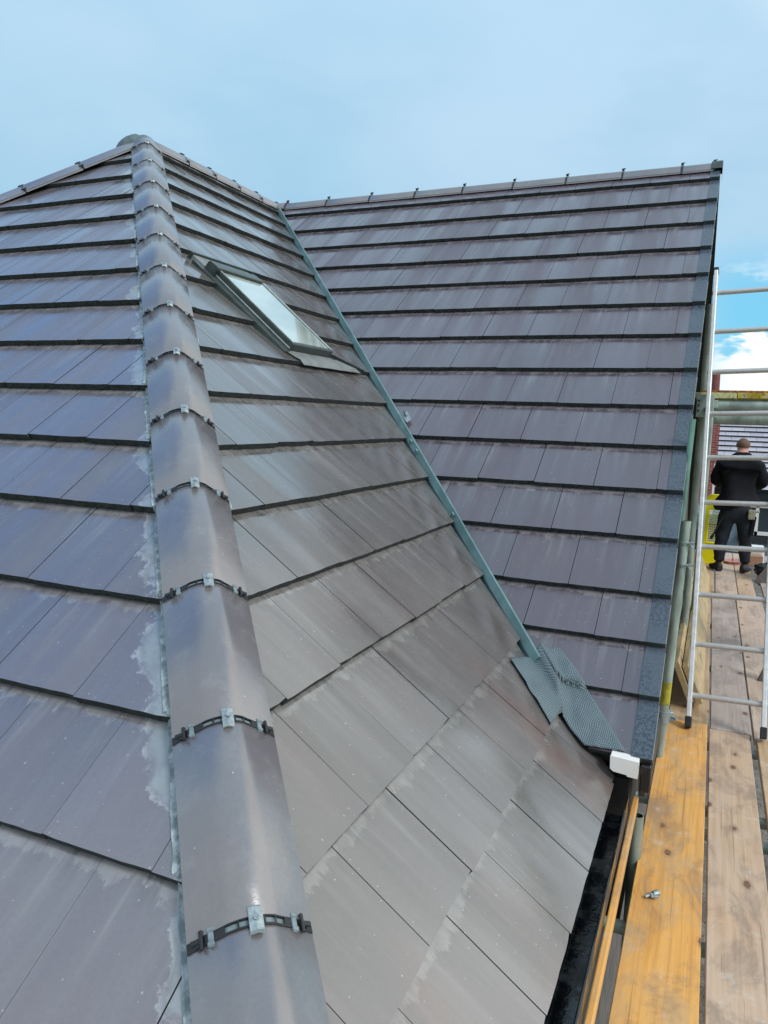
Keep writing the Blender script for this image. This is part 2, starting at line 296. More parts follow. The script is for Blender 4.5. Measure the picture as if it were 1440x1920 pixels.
# ---------------------------------------------------------------- mesh helpers
class MB:
    def __init__(s): s.v=[]; s.f=[]; s.mi=[]; s.uv=[]; s.sm=[]
    def face(s,pts,mi=0,uvs=None,smooth=False):
        b=len(s.v); s.v+= [tuple(p) for p in pts]; s.f.append(list(range(b,b+len(pts)))); s.mi.append(mi); s.uv.append(uvs); s.sm.append(smooth)
    def mesh(s,pts,faces,mi=0,smooth=False):
        b=len(s.v); s.v+=[tuple(p) for p in pts]
        for f in faces: s.f.append([b+i for i in f]); s.mi.append(mi); s.uv.append(None); s.sm.append(smooth)
    def box(s,o,a,b,c,mi=0):
        """corner o, edge vectors a,b,c"""
        o,a,b,c=map(V,(o,a,b,c)); P=[o,o+a,o+a+b,o+b,o+c,o+a+c,o+a+b+c,o+b+c]
        F=[(0,3,2,1),(4,5,6,7),(0,1,5,4),(1,2,6,5),(2,3,7,6),(3,0,4,7)]
        if a.cross(b).dot(c)<0: F=[f[::-1] for f in F]
        s.mesh(P,F,mi)
    def cbox(s,c,hx,hy,hz,mi=0): c=V(c); hx,hy,hz=V(hx),V(hy),V(hz); s.box(c-hx-hy-hz,2*hx,2*hy,2*hz,mi)
    def tube(s,a,b,r,n=16,mi=0,caps=True,r2=None,hollow=0):
        a,b=V(a),V(b); d=(b-a).normalized(); x=d.orthogonal().normalized(); y=d.cross(x); r2=r if r2 is None else r2
        P=[a+(x*math.cos(t)+y*math.sin(t))*r for t in [2*math.pi*i/n for i in range(n)]]+[b+(x*math.cos(t)+y*math.sin(t))*r2 for t in [2*math.pi*i/n for i in range(n)]]
        s.mesh(P,[(i,(i+1)%n,n+(i+1)%n,n+i) for i in range(n)],mi,True)
        if hollow:
            q=[b+(x*math.cos(t)+y*math.sin(t))*(r2-hollow) for t in [2*math.pi*i/n for i in range(n)]]; q2=[p-d*.25 for p in q]
            s.mesh(P[n:]+q,[(i,(i+1)%n,n+(i+1)%n,n+i) for i in range(n)],mi)
            s.mesh(q+q2,[(i,(i+1)%n,n+(i+1)%n,n+i) for i in range(n)],mi+1,True); s.mesh(q2,[tuple(range(n))],mi+1)
            s.mesh(P[:n],[tuple(range(n))[::-1]],mi)
        elif caps: s.mesh(P,[tuple(range(n))[::-1],tuple(range(n,2*n))],mi)
    def build(s,name,mats,parent=None,bevel=0,bseg=1,recalc=False,weld=False,loc=None):
        me=bpy.data.meshes.new(name); me.from_pydata(s.v,[],s.f)
        mats=mats if isinstance(mats,(list,tuple)) else [mats]
        for m in mats: me.materials.append(M[m] if isinstance(m,str) else m)
        for p,mi,sm in zip(me.polygons,s.mi,s.sm): p.material_index=mi; p.use_smooth=sm
        if any(s.uv):
            names=list(next(u for u in s.uv if u).keys())
            for nm in names:
                l=me.uv_layers.new(name=nm); k=0
                for f,u in zip(s.f,s.uv):
                    for j in range(len(f)):
                        if u: l.data[k].uv=u[nm][j]
                        k+=1
        if recalc or weld:
            bm=bmesh.new(); bm.from_mesh(me)
            if weld: bmesh.ops.remove_doubles(bm,verts=bm.verts,dist=1e-5)
            bmesh.ops.recalc_face_normals(bm,faces=bm.faces); bm.to_mesh(me); bm.free()
        o=bpy.data.objects.new(name,me); sc.collection.objects.link(o)
        if parent: o.parent=parent; o.matrix_parent_inverse=parent.matrix_world.inverted() if False else Matrix.Translation(-parent.location)
        if bevel:
            b=o.modifiers.new('b','BEVEL'); b.width=bevel; b.segments=bseg; b.limit_method='ANGLE'; b.angle_limit=R(40)
        return o
def tag(o,label=None,cat=None,group=None,kind=None):
    for k,x in (('label',label),('category',cat),('group',group),('kind',kind)):
        if x: o[k]=x
    return o
def empty(name,loc=(0,0,0),**k):
    o=bpy.data.objects.new(name,None); o.location=loc; sc.collection.objects.link(o); o.empty_display_size=.1; return tag(o,**k)

# ---------------------------------------------------------------- roof slopes
class Slope:
    def __init__(s,O,es,et,n,S,T=.028): s.O,s.es,s.et,s.n=V(O),V(es),V(et),V(n); s.S=S; s.T=T
    def P(s,a,t,h=0): return s.O+s.es*a+s.et*t+s.n*h
    def H(s,a):
        for k in range(1,len(s.S)):
            if a<=s.S[k]+1e-6: return -s.T*(s.S[k]-a)/(s.S[k]-s.S[k-1])
        return 0
c_,s_=math.cos,math.sin
S1=[-.14,.160,.453,.764,1.095,1.444,1.783,2.108,2.43,2.757,3.071,3.378,3.677,3.981,4.284,4.604,4.887,5.18]
S2=[-.15,.215,.594,.964,1.340,1.706,2.067,2.425,2.781,3.123,3.462,3.791,4.108,4.436,4.690,4.938,5.199]
S0=[-.25,.058,.383,.736,1.108,1.465,1.825,2.190,2.532,2.884,3.221,3.549,3.861,4.190,4.506,4.817,5.13,5.45]
main=Slope((0,0,0),(c_(P_),0,-s_(P_)),(0,1,0),(s_(P_),0,c_(P_)),S1)
hipS=Slope((0,YA,0),(0,-c_(P0_),-s_(P0_)),(1,0,0),(0,-s_(P0_),c_(P0_)),S0)
gab=Slope((0,YB,0),(0,-c_(P2_),-s_(P2_)),(1,0,0),(0,-s_(P2_),c_(P2_)),S2)
back=Slope((0,0,0),(-c_(P_),0,-s_(P_)),(0,1,0),(-s_(P_),0,c_(P_)),S1)
def clip(poly,a,b,c):
    """keep a*s+b*t+c>=0"""
    out=[]
    for i in range(len(poly)):
        p,q=poly[i],poly[(i+1)%len(poly)]; dp=a*p[0]+b*p[1]+c; dq=a*q[0]+b*q[1]+c
        if dp>=0: out.append(p)
        if dp*dq<0: u=dp/(dp-dq); out.append((p[0]+(q[0]-p[0])*u,p[1]+(q[1]-p[1])*u))
    return out
def tiles(name,sl,halfs,offs,W,t0,t1,mat,parent,holes=None,label=None,extend=0):
    mb=MB(); gap=.0026
    for k in range(1,len(sl.S)):
        a,b=sl.S[k-1],sl.S[k]; off=offs(k); i0=int((t0-off)/W)-2; i1=int((t1-off)/W)+2
        for i in range(i0,i1+1):
            rnd=random.Random(k*971+i*31+len(name)); x0=off+i*W+gap/2+rnd.uniform(-.001,.001); x1=off+(i+1)*W-gap/2+rnd.uniform(-.001,.001)
            db=rnd.uniform(-.003,.003); dh=rnd.uniform(-.0004,.0007); tw=rnd.uniform(-.0006,.0006); ln=rnd.uniform(-.0008,.0005)
            poly=[(a-.05,x0)]+[(b+db+rnd.uniform(-.0011,.0011)-(.0025 if q_ in(0,8) and rnd.random()<.5 else 0),x0+(x1-x0)*q_/8) for q_ in range(9)]+[(a-.05,x1)]
            for h in halfs: 
                if len(poly)>2: poly=clip(poly,h[0],h[1],h[2]+(extend if extend and k==17 and h[0]<-.3 else 0))
            if len(poly)<3: continue
            if holes and any(h[0]<sum(p[0] for p in poly)/len(poly)<h[1] and h[2]<sum(p[1] for p in poly)/len(poly)<h[3] for h in holes): continue
            g=b-a
            def hh(s_,t_): return -sl.T*(b-s_)/g+dh+tw*(t_-x0)/W*2+(ln*(b-s_)/g)
            # a strip across the tail lets the arris be slightly rounded
            top=[sl.P(p[0],p[1],hh(*p)) for p in poly]
            uvs={'slope':[(p[1],p[0]) for p in poly],'tile':[(p[1]-x0,p[0]-a) for p in poly],'rnd':[(rnd.random(),rnd.random())]*len(poly)}
            r1,r2=rnd.random(),rnd.random(); uvs['rnd']=[(r1,r2)]*len(poly)
            mb.face(top,0,uvs)
            m=len(poly)
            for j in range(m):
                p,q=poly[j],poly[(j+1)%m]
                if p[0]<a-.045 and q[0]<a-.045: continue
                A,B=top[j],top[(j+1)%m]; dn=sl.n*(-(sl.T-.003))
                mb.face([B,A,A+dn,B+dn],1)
    # sheet below the tiles
    big=[(-.2,t0-1),(sl.S[-1]-.02,t0-1),(sl.S[-1]-.02,t1+1),(-.2,t1+1)]
    for h in halfs: big=clip(big,*h)
    mb.face([sl.P(p[0],p[1],-.075) for p in big],2)
    o=mb.build(name,[mat,'edge','under'],parent)
    bm=bmesh.new(); bm.from_mesh(o.data)
    flip=[f for f in bm.faces if f.material_index!=1 and f.normal.dot(sl.n)<0]
    if flip: bmesh.ops.reverse_faces(bm,faces=flip)
    bm.to_mesh(o.data); bm.free()
    if label: o['label']=label
    return o
house=empty('house',(2,4,-6.6),label='house with dark wet concrete tiled hipped roof and cross gable',cat='house')
kh0=s_(P_)/math.tan(P0_)     # main slope: hip t = YA - kh0*s
kv1=s_(P_)/math.tan(P2_)     # main slope: valley t = YB - kv1*s
kh=s_(P0_)/math.tan(P_)      # hip slope: |t| <= kh*s
kv2=s_(P2_)/math.tan(P_)     # gable slope: valley t = kv2*s
W=.294
o1={11:2.650,12:2.485,13:2.314,14:2.155,15:1.825,16:1.672,17:1.521}
def f1(k): return o1[k] if k in o1 else 2.65+(11-k)*.147+ .02*math.sin(k*2.1)
o2={1:2.387,2:2.558,3:2.721,4:2.593,5:2.741,6:2.9,7:3.05,8:2.925,9:3.073,10:2.933,11:3.077,12:3.225,13:3.363,14:3.512,15:3.653,16:3.82}
o0={11:1.841,12:2.259,13:2.397,14:2.538,15:2.983,16:3.133,17:2.99}
def f0(k): return o0[k] if k in o0 else 1.841+(11-k)*.147
win=(1.97,2.62,3.66,4.10)
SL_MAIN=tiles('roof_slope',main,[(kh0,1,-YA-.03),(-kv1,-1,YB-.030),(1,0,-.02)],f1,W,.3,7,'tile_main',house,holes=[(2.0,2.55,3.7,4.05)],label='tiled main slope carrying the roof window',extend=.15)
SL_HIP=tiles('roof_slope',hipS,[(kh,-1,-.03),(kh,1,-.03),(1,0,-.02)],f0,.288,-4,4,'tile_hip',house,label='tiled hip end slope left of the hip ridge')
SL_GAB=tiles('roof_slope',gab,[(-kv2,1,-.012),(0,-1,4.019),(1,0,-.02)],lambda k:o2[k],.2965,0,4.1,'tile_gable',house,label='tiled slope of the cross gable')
tiles('roof_slope',back,[(kh0,1,-YA-.03),(0,-1,11),(1,0,-.02)],lambda k:(k%2)*.147,W,.3,11,'tile_main',house,label='tiled rear slope behind the ridge')
# far slope of the cross gable
mb=MB(); mb.face([(0,YB,-.03),(4.087,YB,-.03),(4.087,YB+4.2,-3.35),(0,YB+4.2,-3.35)]); mb.face([(0,YB,-.09),(0,YB+4.2,-3.41),(4.087,YB+4.2,-3.41),(4.087,YB,-.09)]); mb.build('rear_gable_slope','edge',house)
# ------------------------------------------------ hip and ridge caps
def unit(v): return v.normalized()
def cap_profile(D,na,nb,leg=.117,h=.035,low=.016,n=10):
    """outer profile offsets (perpendicular to D) from side a over the crest to side b"""
    ea=unit(D.cross(na)); eb=unit(D.cross(nb)); up=unit(na+nb)
    if ea.dot(up)>0: ea=-ea
    if eb.dot(up)>0: eb=-eb
    A0=ea*leg+na*low; A1=ea*.034+na*h; C=up*(h/up.dot(na)*1.06); B1=eb*.022+nb*h; B0=eb*leg+nb*low
    pts=[A0,A0.lerp(A1,.5)+na*.002,A1.lerp(A0,.12)]
    for i in range(n+1):
        t=i/n; pts.append(A1*(1-t)**2+C*2*t*(1-t)+B1*t*t)
    pts+=[B1.lerp(B0,.12),B0.lerp(B1,.5)+nb*.002,B0]
    return pts,ea,eb,up
def loft(mb,rings,mi=0,smooth=True,close=False):
    n=len(rings[0]); P=[p for r in rings for p in r]; F=[]
    for i in range(len(rings)-1):
        for j in range(n if close else n-1):
            a=i*n+j; b=i*n+(j+1)%n; F.append((a,b,b+n,a+n))
    mb.mesh(P,F,mi,smooth)
def cap_tile(A,D,na,nb,t0,t1,parent,name='hip_cap',detail=True,raise_=0,leg=.117,unionw=.020,seed=0,mat='cap',clipped=True):
    prof,ea,eb,up=cap_profile(D,na,nb,leg); g=unionw/2-.004
    rnd=random.Random(seed); jl=up*rnd.uniform(-.0015,.0015)
    mb=MB(); a,b=t0+g,t1-g; ts=[a,a+.004,(a+b)/2,b-.004,b]; rings=[]
    for i,t in enumerate(ts):
        k=.992 if i in(0,4) else 1.0
        rings.append([A+D*t+q*k+up*(raise_+(.0035 if i>=3 else .0018 if i==2 else 0))+jl-(up*.0022 if i in(0,4) else V((0,0,0))) for q in prof])
    loft(mb,rings)
    th=.011
    inner=[[p-up*th for p in r] for r in (rings[0],rings[-1])]
    for r,ri in ((rings[0],inner[0]),(rings[-1],inner[1])):
        m=len(r)
        for j in range(m-1): mb.mesh([r[j],r[j+1],ri[j+1],ri[j]],[(0,1,2,3)])
    for j in (0,-1): mb.mesh([rings[0][j],rings[-1][j],inner[1][j],inner[0][j]],[(0,1,2,3)])
    o=mb.build(name,mat,parent,weld=True)
    for p in o.data.polygons: p.use_smooth=True
    try:
        o.data.set_sharp_from_angle(angle=R(50))
    except Exception: pass
    # union strip below the lower joint
    c=t1; mb=MB(); uw=unionw/2
    def ring(t,dh,pr): return [A+D*t+q+up*(dh+raise_) for q in pr]
    dense=[]
    for i in range(len(prof)-1):
        for k in range(3): dense.append(prof[i].lerp(prof[i+1],k/3))
    dense.append(prof[-1])
    loft(mb,[ring(c-uw+.001,-.004,dense),ring(c+uw-.001,-.004,dense)],1,True)    # recessed pale web
    for lo,hi in((c-uw,c-uw*.52),(c+uw*.52,c+uw)):
        loft(mb,[ring(lo,-.004,dense),ring(lo+.0006,.0022,dense),ring(hi-.0006,.0022,dense),ring(hi,-.004,dense)],0,False)
    tot=len(dense)
    # solid lengths between the slots
    Ls=[0]
    for i in range(tot-1): Ls.append(Ls[-1]+(dense[i+1]-dense[i]).length)
    full=Ls[-1]
    segs=[(0,.03),(.09,.30),(.385,.40),(.47,.57),(.635,.65),(.72,.93),(.97,1)]
    for a_,b_ in segs:
        idx=[i for i in range(tot) if a_*full-1e-6<=Ls[i]<=b_*full+1e-6]
        if len(idx)<2:
            i=min(range(tot-1),key=lambda q:abs(Ls[q]-a_*full)); idx=[i,i+1]
        pr=[dense[i] for i in idx]; loft(mb,[ring(c-uw*.6,.0018,pr),ring(c+uw*.6,.0018,pr)],0,False)
    mb.build('union_strip',['black','greyplastic'],o)
    if not clipped:
        mb=MB(); mb.cbox(A+D*c+up*.038,D*.010,unit(D.cross(up))*.012,up*.008); mb.cbox(A+D*(c+.008)+up*.047,D*.012,unit(D.cross(up))*.004,up*.003); mb.build('side_clip','black',o,bevel=.002)
    elif detail:
        mb=MB(); ctr=A+D*c+up*((.035/up.dot(na))*.90+raise_)
        sd_=unit(D.cross(up)); fr=[]
        for q in(-.0125,-.007,0,.007,.0125): fr.append((q,.004-abs(q)*.32))
        top=[[ctr+D*dd+sd_*q+up*(z+.002) for q,z in fr] for dd in(-.024,-.020,.020,.024)]
        top[0]=[p-up*.004 for p in top[0]]; top[-1]=[p-up*.004 for p in top[-1]]
        loft(mb,top,0,False); loft(mb,[[p-up*.003 for p in r] for r in top],0,False)
        mb.tube(ctr+up*.004,ctr+up*.0095,.0055,10,0); mb.tube(ctr+up*.009,ctr+up*.0105,.0028,8,0)
        mb.build('clip_plate','galv',o)
        for side,e,nn,fr_ in(('a',ea,na,.60),('b',eb,nb,.60)):
            base=A+D*c+e*(leg*.66)+nn*(.0275+raise_)
            mb=MB(); x=e; 
            mb.cbox(base-x*.010+nn*.002,x*.0055,D*.017,nn*.003,0)
            mb.cbox(base-x*.010+D*.012+nn*.004,x*.0065,D*.004,nn*.003,0)
            mb.cbox(base-x*.010-D*.012+nn*.004,x*.0065,D*.004,nn*.003,0)
            mb.cbox(base+x*.008+nn*.003,x*.0035,D*.017,nn*.003,1)
            mb.cbox(base+x*.018+nn*.0015,x*.010,D*.005,nn*.0025,1)
            mb.build('side_clip',['greyplastic','black'],o,bevel=.0015)
    return o
n1,n0,n2,n3=main.n,hipS.n,gab.n,back.n
D=n1.cross(n0); D=unit(D if D.z<0 else -D)
A=V((0,YA,0))
ht=[-.05,.2,.72,1.262,1.80,2.31,2.788,3.276,3.755,4.214,4.666,5.111,5.559,5.995,6.44]
for i in range(len(ht)-1): cap_tile(A,D,n0,n1,ht[i],ht[i+1],house,seed=i,detail=True)
DL=V((-D.x,D.y,D.z))
for i in range(14): cap_tile(A,DL,n3,n0,.10+.45*i,.10+.45*(i+1),house,seed=40+i,detail=i<5)
for i in range(5): cap_tile(A,V((0,1,0)),n3,n1,.06+.37*i,.06+.37*(i+1),house,name='ridge_cap',seed=60+i,raise_=-.004,leg=.088)
n2b=V((0,-n2.y,n2.z))
for i in range(9):
    cap_tile(V((0,YB,0)),V((1,0,0)),n2b,n2,.128+.459*i-.0,.128+.459*(i+1) if i<8 else 4.04,house,name='ridge_cap',seed=80+i,raise_=-.008,leg=.080,clipped=False)
cap_tile(V((0,YB,0)),V((1,0,0)),n2b,n2,-.3,.128,house,name='ridge_cap',seed=95,raise_=-.004,leg=.080,clipped=False)
mb=MB()   # ridge end cap at the verge
prof,_,_,up=cap_profile(V((1,0,0)),n2b,n2,.085)
for x0,x1 in((4.02,4.102),): 
    r0=[V((x0,YB,0))+q*1.1+V((0,0,.004)) for q in prof]; r1=[V((x1,YB,0))+q*1.1+V((0,0,.004)) for q in prof]; loft(mb,[r0,r1]); mb.face(r1+[V((x1,YB+.09,-.12)),V((x1,YB-.09,-.12))][::-1]); mb.face(r0)
mb.build('ridge_end_cap','frame_dark',house)
# wrapped grey membrane over the junction of hips and ridge
mb=MB(); rings=[]
for i in range(8):
    f=i/7; r_=.02+.145*math.sin(f*math.pi/2)*.8; z_=.052-.10*(1-math.cos(f*math.pi/2))
    rings.append([V((math.cos(a)*r_*1.25-.10,YA+math.sin(a)*r_*1.0+.01,z_+.006*math.sin(a*5+i)-(.03*f*abs(math.sin(a))))) for a in [2*math.pi*j/28 for j in range(28)]])
loft(mb,rings,0,True,True); mb.face(rings[0]); mb.build('junction_wrap','lead',house,weld=True)
# dry hip roll beside the caps
def roll(sl,side,e,sgnA,w0,w1,parent,D_,seed,t_from=.3,t_to=6.45):
    mb=MB(); rnd=random.Random(seed); N_=int((t_to-t_from)/.0085); prev=None
    k=0
    nz=lambda t:noise.noise(V((t*3.1,seed,0)))
    for i in range(N_):
        t=t_from+i*.0085; base=A+D_*t
        wid=w0+(w1-w0)*(.5+.5*nz(t))+.004*noise.noise(V((t*22,seed,3)))
        ring=[]
        for j,f in enumerate((0,.35,.7,1)):
            p=base+e*(.109+wid*f)
            a=(p-sl.O).dot(sl.es); tt=(p-sl.O).dot(sl.et)
            h=sl.H(a)+.005+(.0060 if i%2 else -.0005)*(1 if f<.6 else .15)
            ring.append((sl.P(a,tt,h),(tt,a)))
        if prev:
            for j in range(3):
                q=[prev[j],prev[j+1],ring[j+1],ring[j]]
                mb.face([x[0] for x in q],0,{'slope':[x[1] for x in q]})
        prev=ring
    o=mb.build('hip_roll','roll',parent,recalc=True); return o
_,ea,eb,_=cap_profile(D,n0,n1)
roll(hipS,0,ea,1,.014,.044,house,D,3)
roll(main,1,eb,1,.002,.032,house,D,9)
# ------------------------------------------------ valley
Dv=unit(V((3.97,2.63-YB+.0,-3.336)))
vo=V((0,YB,0)); side=unit(Dv.cross(V((0,0,1)))); vup=unit(side.cross(Dv)); vup=vup if vup.z>0 else -vup
side=side if side.x<0 else -side
ts=[i*.42 for i in range(13)]
mb=MB()
prof=[(.030,-.03),(.024,.018),(.004,.050),(-.004,.050),(-.012,.040),(-.016,.0),(-.018,-.03)]
for j in range(14):
    ta=.05+j*.43; tb=ta+.432; dz=.0015*(j%2)
    loft(mb,[[vo+Dv*t+side*a+vup*(b+dz-.018) for a,b in prof] for t in (ta,min(tb,6.06))],0,False)
o=mb.build('valley_trough','teal',house,bevel=.0015,bseg=2,weld=False)
# notched overlap tabs on the upstand
mb=MB()
for t in (4.42,4.52,5.1):
    mb.cbox(vo+Dv*t+side*.020+vup*.022,Dv*.012,side*.005,vup*.012)
mb.build('valley_tab','teal',house)
mb=MB(); p=vo+Dv*4.12-side*.02+vup*.03; mb.face([p,p+Dv*.10,p+Dv*.07-side*.035+vup*.01,p-side*.03+vup*.02]); mb.face([p+vup*.03,p+Dv*.04+vup*.03,p+Dv*.04-side*.02,p-side*.01]); mb.build('loose_flashing_scrap','galv',house)
# flashing saddle at the foot of the valley
def on(sl,x,y,h):
    # point of slope above (x,y)
    a=x/c_(P_) if sl is main else (YB-y)/c_(P2_)
    t=y if sl is main else x
    return sl,a,t,h
def lerp2(P,v):
    v=min(max(v,0),len(P)-1-1e-9); i=int(v); f=v-i; return tuple(P[i][k]*(1-f)+P[i+1][k]*f for k in range(len(P[0])))
ctrV=[(3.592,3.055,.046),(3.635,3.005,.046),(3.690,2.945,.040),(3.722,2.890,.018),(3.748,2.832,.004),(3.790,2.792,0),(3.850,2.748,0)]
lftV=[(3.538,2.872),(3.60,2.80),(3.66,2.735),(3.71,2.68),(3.747,2.632)]
rgtV=[(3.625,3.075),(3.685,3.078),(3.765,3.005),(3.841,2.925),(3.900,2.862),(3.950,2.805),(3.997,2.753)]
def saddle(sl,edge,rows):
    mb=MB(); nr,nc=(rows)*7,12; grid=[]
    for i in range(nr+1):
        v=rows*i/nr; c=lerp2(ctrV,v); e=lerp2(edge,v); row=[]
        for j in range(nc+1):
            u=j/nc; x=c[0]*(1-u)+e[0]*u; y=c[1]*(1-u)+e[1]*u
            a=x/c_(P_) if sl is main else (YB-y)/c_(P2_); t=y if sl is main else x
            h=max(sl.H(a),sl.H(min(a+.012,sl.S[-1])))+.009+.0045*noise.noise(V((x*14,y*14,1)))*min(1,u*4)+.0028*noise.noise(V((x*40,y*40,5)))*min(1,u*4)
            P=sl.P(a,t,h)
            dist=math.hypot(x-c[0],y-c[1]); f=max(0,1-dist/.045); P=P+vup*c[2]*f*f*(3-2*f)
            if j==0: 
                Pm=main.P(x/c_(P_),y,.004); Pg=gab.P((YB-y)/c_(P2_),x,.009); k=1 if v>4 else .5; P=(Pg*k+Pm*(1-k))+vup*c[2]
            row.append((P,(t,a)))
        grid.append(row)
    for i in range(nr):
        for j in range(nc):
            q=[grid[i][j],grid[i][j+1],grid[i+1][j+1],grid[i+1][j]]; mb.face([z[0] for z in q],0,{'slope':[z[1] for z in q]},True)
    o=mb.build('flashing_sheet','flash',house,weld=True,recalc=True); m=o.modifiers.new('s','SOLIDIFY'); m.thickness=.0018; m.offset=0
saddle(main,lftV,4); saddle(gab,rgtV,6)
# soffit / dark underside where the gable eave passes over the main slope
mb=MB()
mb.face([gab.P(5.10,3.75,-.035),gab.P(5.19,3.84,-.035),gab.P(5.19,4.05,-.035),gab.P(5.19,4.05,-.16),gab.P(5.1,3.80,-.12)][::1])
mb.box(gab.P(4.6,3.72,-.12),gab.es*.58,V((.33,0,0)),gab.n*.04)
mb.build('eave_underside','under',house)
mb=MB(); mb.cbox((3.865,2.745,-3.31),V((.075,-.02,-.045)),V((.006,.02,0)),V((0,0,.006))); mb.build('eave_felt_flap','gutter',house)
# ------------------------------------------------ dry verge units on the gable slope
for k in range(1,len(S2)):
    a,b=S2[k-1],S2[k]; mb=MB(); x0,x1=4.014+.0015*((k*7)%3),4.087
    def hh(s_): return -.028*(b-s_)/(b-a)+.007
    q=[(a-.01,x0),(b+.006,x0),(b+.006,x1),(a-.01,x1)]; top=[gab.P(s_,t,hh(s_)) for s_,t in q]
    mb.face(top,0,{'slope':[(t,s_) for s_,t in q]})
    dn=-gab.n*.033; P=[top[1],top[2],top[2]+dn,top[1]+dn]; mb.face(P,1,{'slope':[(0,0)]*4})
    dn=-gab.n*.085; mb.face([top[2],top[3],top[3]+dn,top[2]+dn],1,{'slope':[(0,0)]*4})
    mb.face([top[0],top[1],top[1]-gab.n*.02,top[0]-gab.n*.02],1,{'slope':[(0,0)]*4})
    # raised outer lip
    o=mb.build('verge_unit',['verge','frame_dark'],house,recalc=True)
    mb=MB(); lip=[gab.P(s_,x1+.001,hh(s_)+.002-.02*0) for s_ in(a,b+.004)]
    mb.tube(lip[0]-gab.n*.045,lip[1]-gab.n*.004,.0018,6,0); mb.build('verge_rim','rim',o)
mb=MB()   # barge strip beneath the verge
mb.box(gab.P(0,4.04,-.30),gab.es*5.2,V((.025,0,0)),gab.n*.22); mb.build('barge_board','frame_dark',house)
# ------------------------------------------------ eave: fascia, gutter, walls
mb=MB(); zE=-3.40
gp=[(3.905,.0),(3.905,-.075),(3.915,-.085),(4.008,-.085),(4.021,-.075),(4.021,.0),(4.017,.0),(4.015,-.070),(4.004,-.078),(3.918,-.078),(3.910,-.07),(3.910,.0)]
y0,y1=.3,2.70
rings=[[V((x,y,zE+.03+z)) for x,z in gp] for y in [y0+(y1-y0)*i/12 for i in range(13)]]
loft(mb,rings,0,False,True); mb.face(rings[0]); mb.face(rings[-1])
mb.box((3.925,y0,zE-.032),(.02,0,0),(0,y1-y0,0),(0,0,.006)); mb.box((3.99,y0,zE-.045),(.018,0,0),(0,1.35,0),(0,0,.004))
mb.build('gutter','gutter',house,recalc=True)
mb=MB(); mb.box((3.88,.62,-3.60),(.02,0,0),(0,2.1,0),(0,0,.22)); mb.box((-3.9,.60,-3.62),(7.8,0,0),(0,.02,0),(0,0,.22)); mb.build('fascia','white',house)
mb=MB(); mb.face([(3.72,.8,-3.6),(3.9,.6,-3.6),(-3.9,.6,-3.6),(-3.72,.8,-3.6)]); mb.face([(3.72,.8,-3.6),(3.9,.62,-3.6),(3.9,11,-3.6),(3.72,11,-3.6)]); mb.build('soffit','white',house)
mb=MB(); mb.face([(3.72,.8,-6.6),(3.72,11,-6.6),(3.72,11,-3.6),(3.72,.8,-3.6)]); mb.face([(-3.72,.8,-6.6),(3.72,.8,-6.6),(3.72,.8,-3.6),(-3.72,.8,-3.6)])
mb.face([(-3.72,.8,-6.6),(-3.72,11,-6.6),(-3.72,11,-3.6),(-3.72,.8,-3.6)])
mb.face([(3.98,3.1,-3.6),(3.98,10.7,-3.6),(3.98,YB,-.15)]); mb.face([(3.86,3.1,-6.6),(3.86,10.7,-6.6),(3.86,10.7,-3.45),(3.86,3.1,-3.45)]); mb.build('wall','housebrick',house)
mb=MB(); mb.box((3.80,2.79,-3.95),(.212,0,0),(0,.45,0),(0,0,.60)); mb.build('dark_infill_box','under',house)  # black box added to darken the wall showing below the white box end
# white box end under the gable eave corner
mb=MB(); prof=[(3.948,-3.232),(4.046,-3.238),(4.046,-3.300),(4.010,-3.298),(4.008,-3.293),(3.962,-3.289),(3.950,-3.280)]
loft(mb,[[V((x,y,z)) for x,z in prof] for y in(2.70,2.735,3.2)],0,False,True); mb.face([V((x,2.70,z)) for x,z in prof])
mb.build('box_end','white',house,recalc=True,bevel=.003)
mb=MB(); mb.box((4.052,2.73,-3.36),(.035,0,0),(0,.5,0),(0,0,.10)); mb.build('verge_bracket','black',house,bevel=.004)
# ------------------------------------------------ roof window
wy0,wy1,ws0,ws1=3.635,4.125,2.00,2.665
rw=MB(); F=.030
def wb(mb,s0,s1,t0,t1,h0,h1,mi=0): mb.box(main.P(s0,t0,h0),main.es*(s1-s0),main.et*(t1-t0),main.n*(h1-h0),mi)
for a in((ws0,ws1,wy0+.014,wy0+F),(ws0,ws1,wy1-F,wy1-.008)): wb(rw,*a,-.05,.044)
for a in((ws0,ws1,wy0-.004,wy0+.0135),(ws0,ws1,wy1-.0075,wy1+.004)): wb(rw,*a,-.05,.012)
wb(rw,ws0,ws0+F,wy0+F,wy1-F,-.05,.043); wb(rw,ws1-F,ws1,wy0+F,wy1-F,-.05,.0435)
win_o=rw.build('roof_window','frame_dark',house,bevel=.004); win_o['label']='small tilted roof window with dark frame'
for a in((ws0+.02,ws1-.01,wy0+.016,wy0+.025,.0445,.049),(ws0+.02,ws1-.01,wy1-.028,wy1-.009,.0445,.049),(ws0+.02,ws1,wy0-.002,wy0+.006,.0125,.017)):
    mb=MB(); wb(mb,*a); mb.build('sash_trim','frame_grey',win_o,bevel=.002)
mb=MB(); wb(mb,ws0+F-.005,ws1-F+.012,wy0+F-.008,wy1-F+.008,.030,.042); mb.build('glass','glass',win_o)
mb=MB(); hp=[(-.045,-.02),(-.045,.045),(-.038,.058),(.015,.062),(.026,.058),(.03,.046),(.03,-.01)]
loft(mb,[[main.P(ws0+.005+a,t,h) for a,h in hp] for t in(wy0-.02,wy1-.05)],0,False); mb.face([main.P(ws0+.005+a,wy0-.02,h) for a,h in hp]); mb.face([main.P(ws0+.005+a,wy1-.05,h) for a,h in hp])
mb.build('hood','frame_dark',win_o,recalc=True)
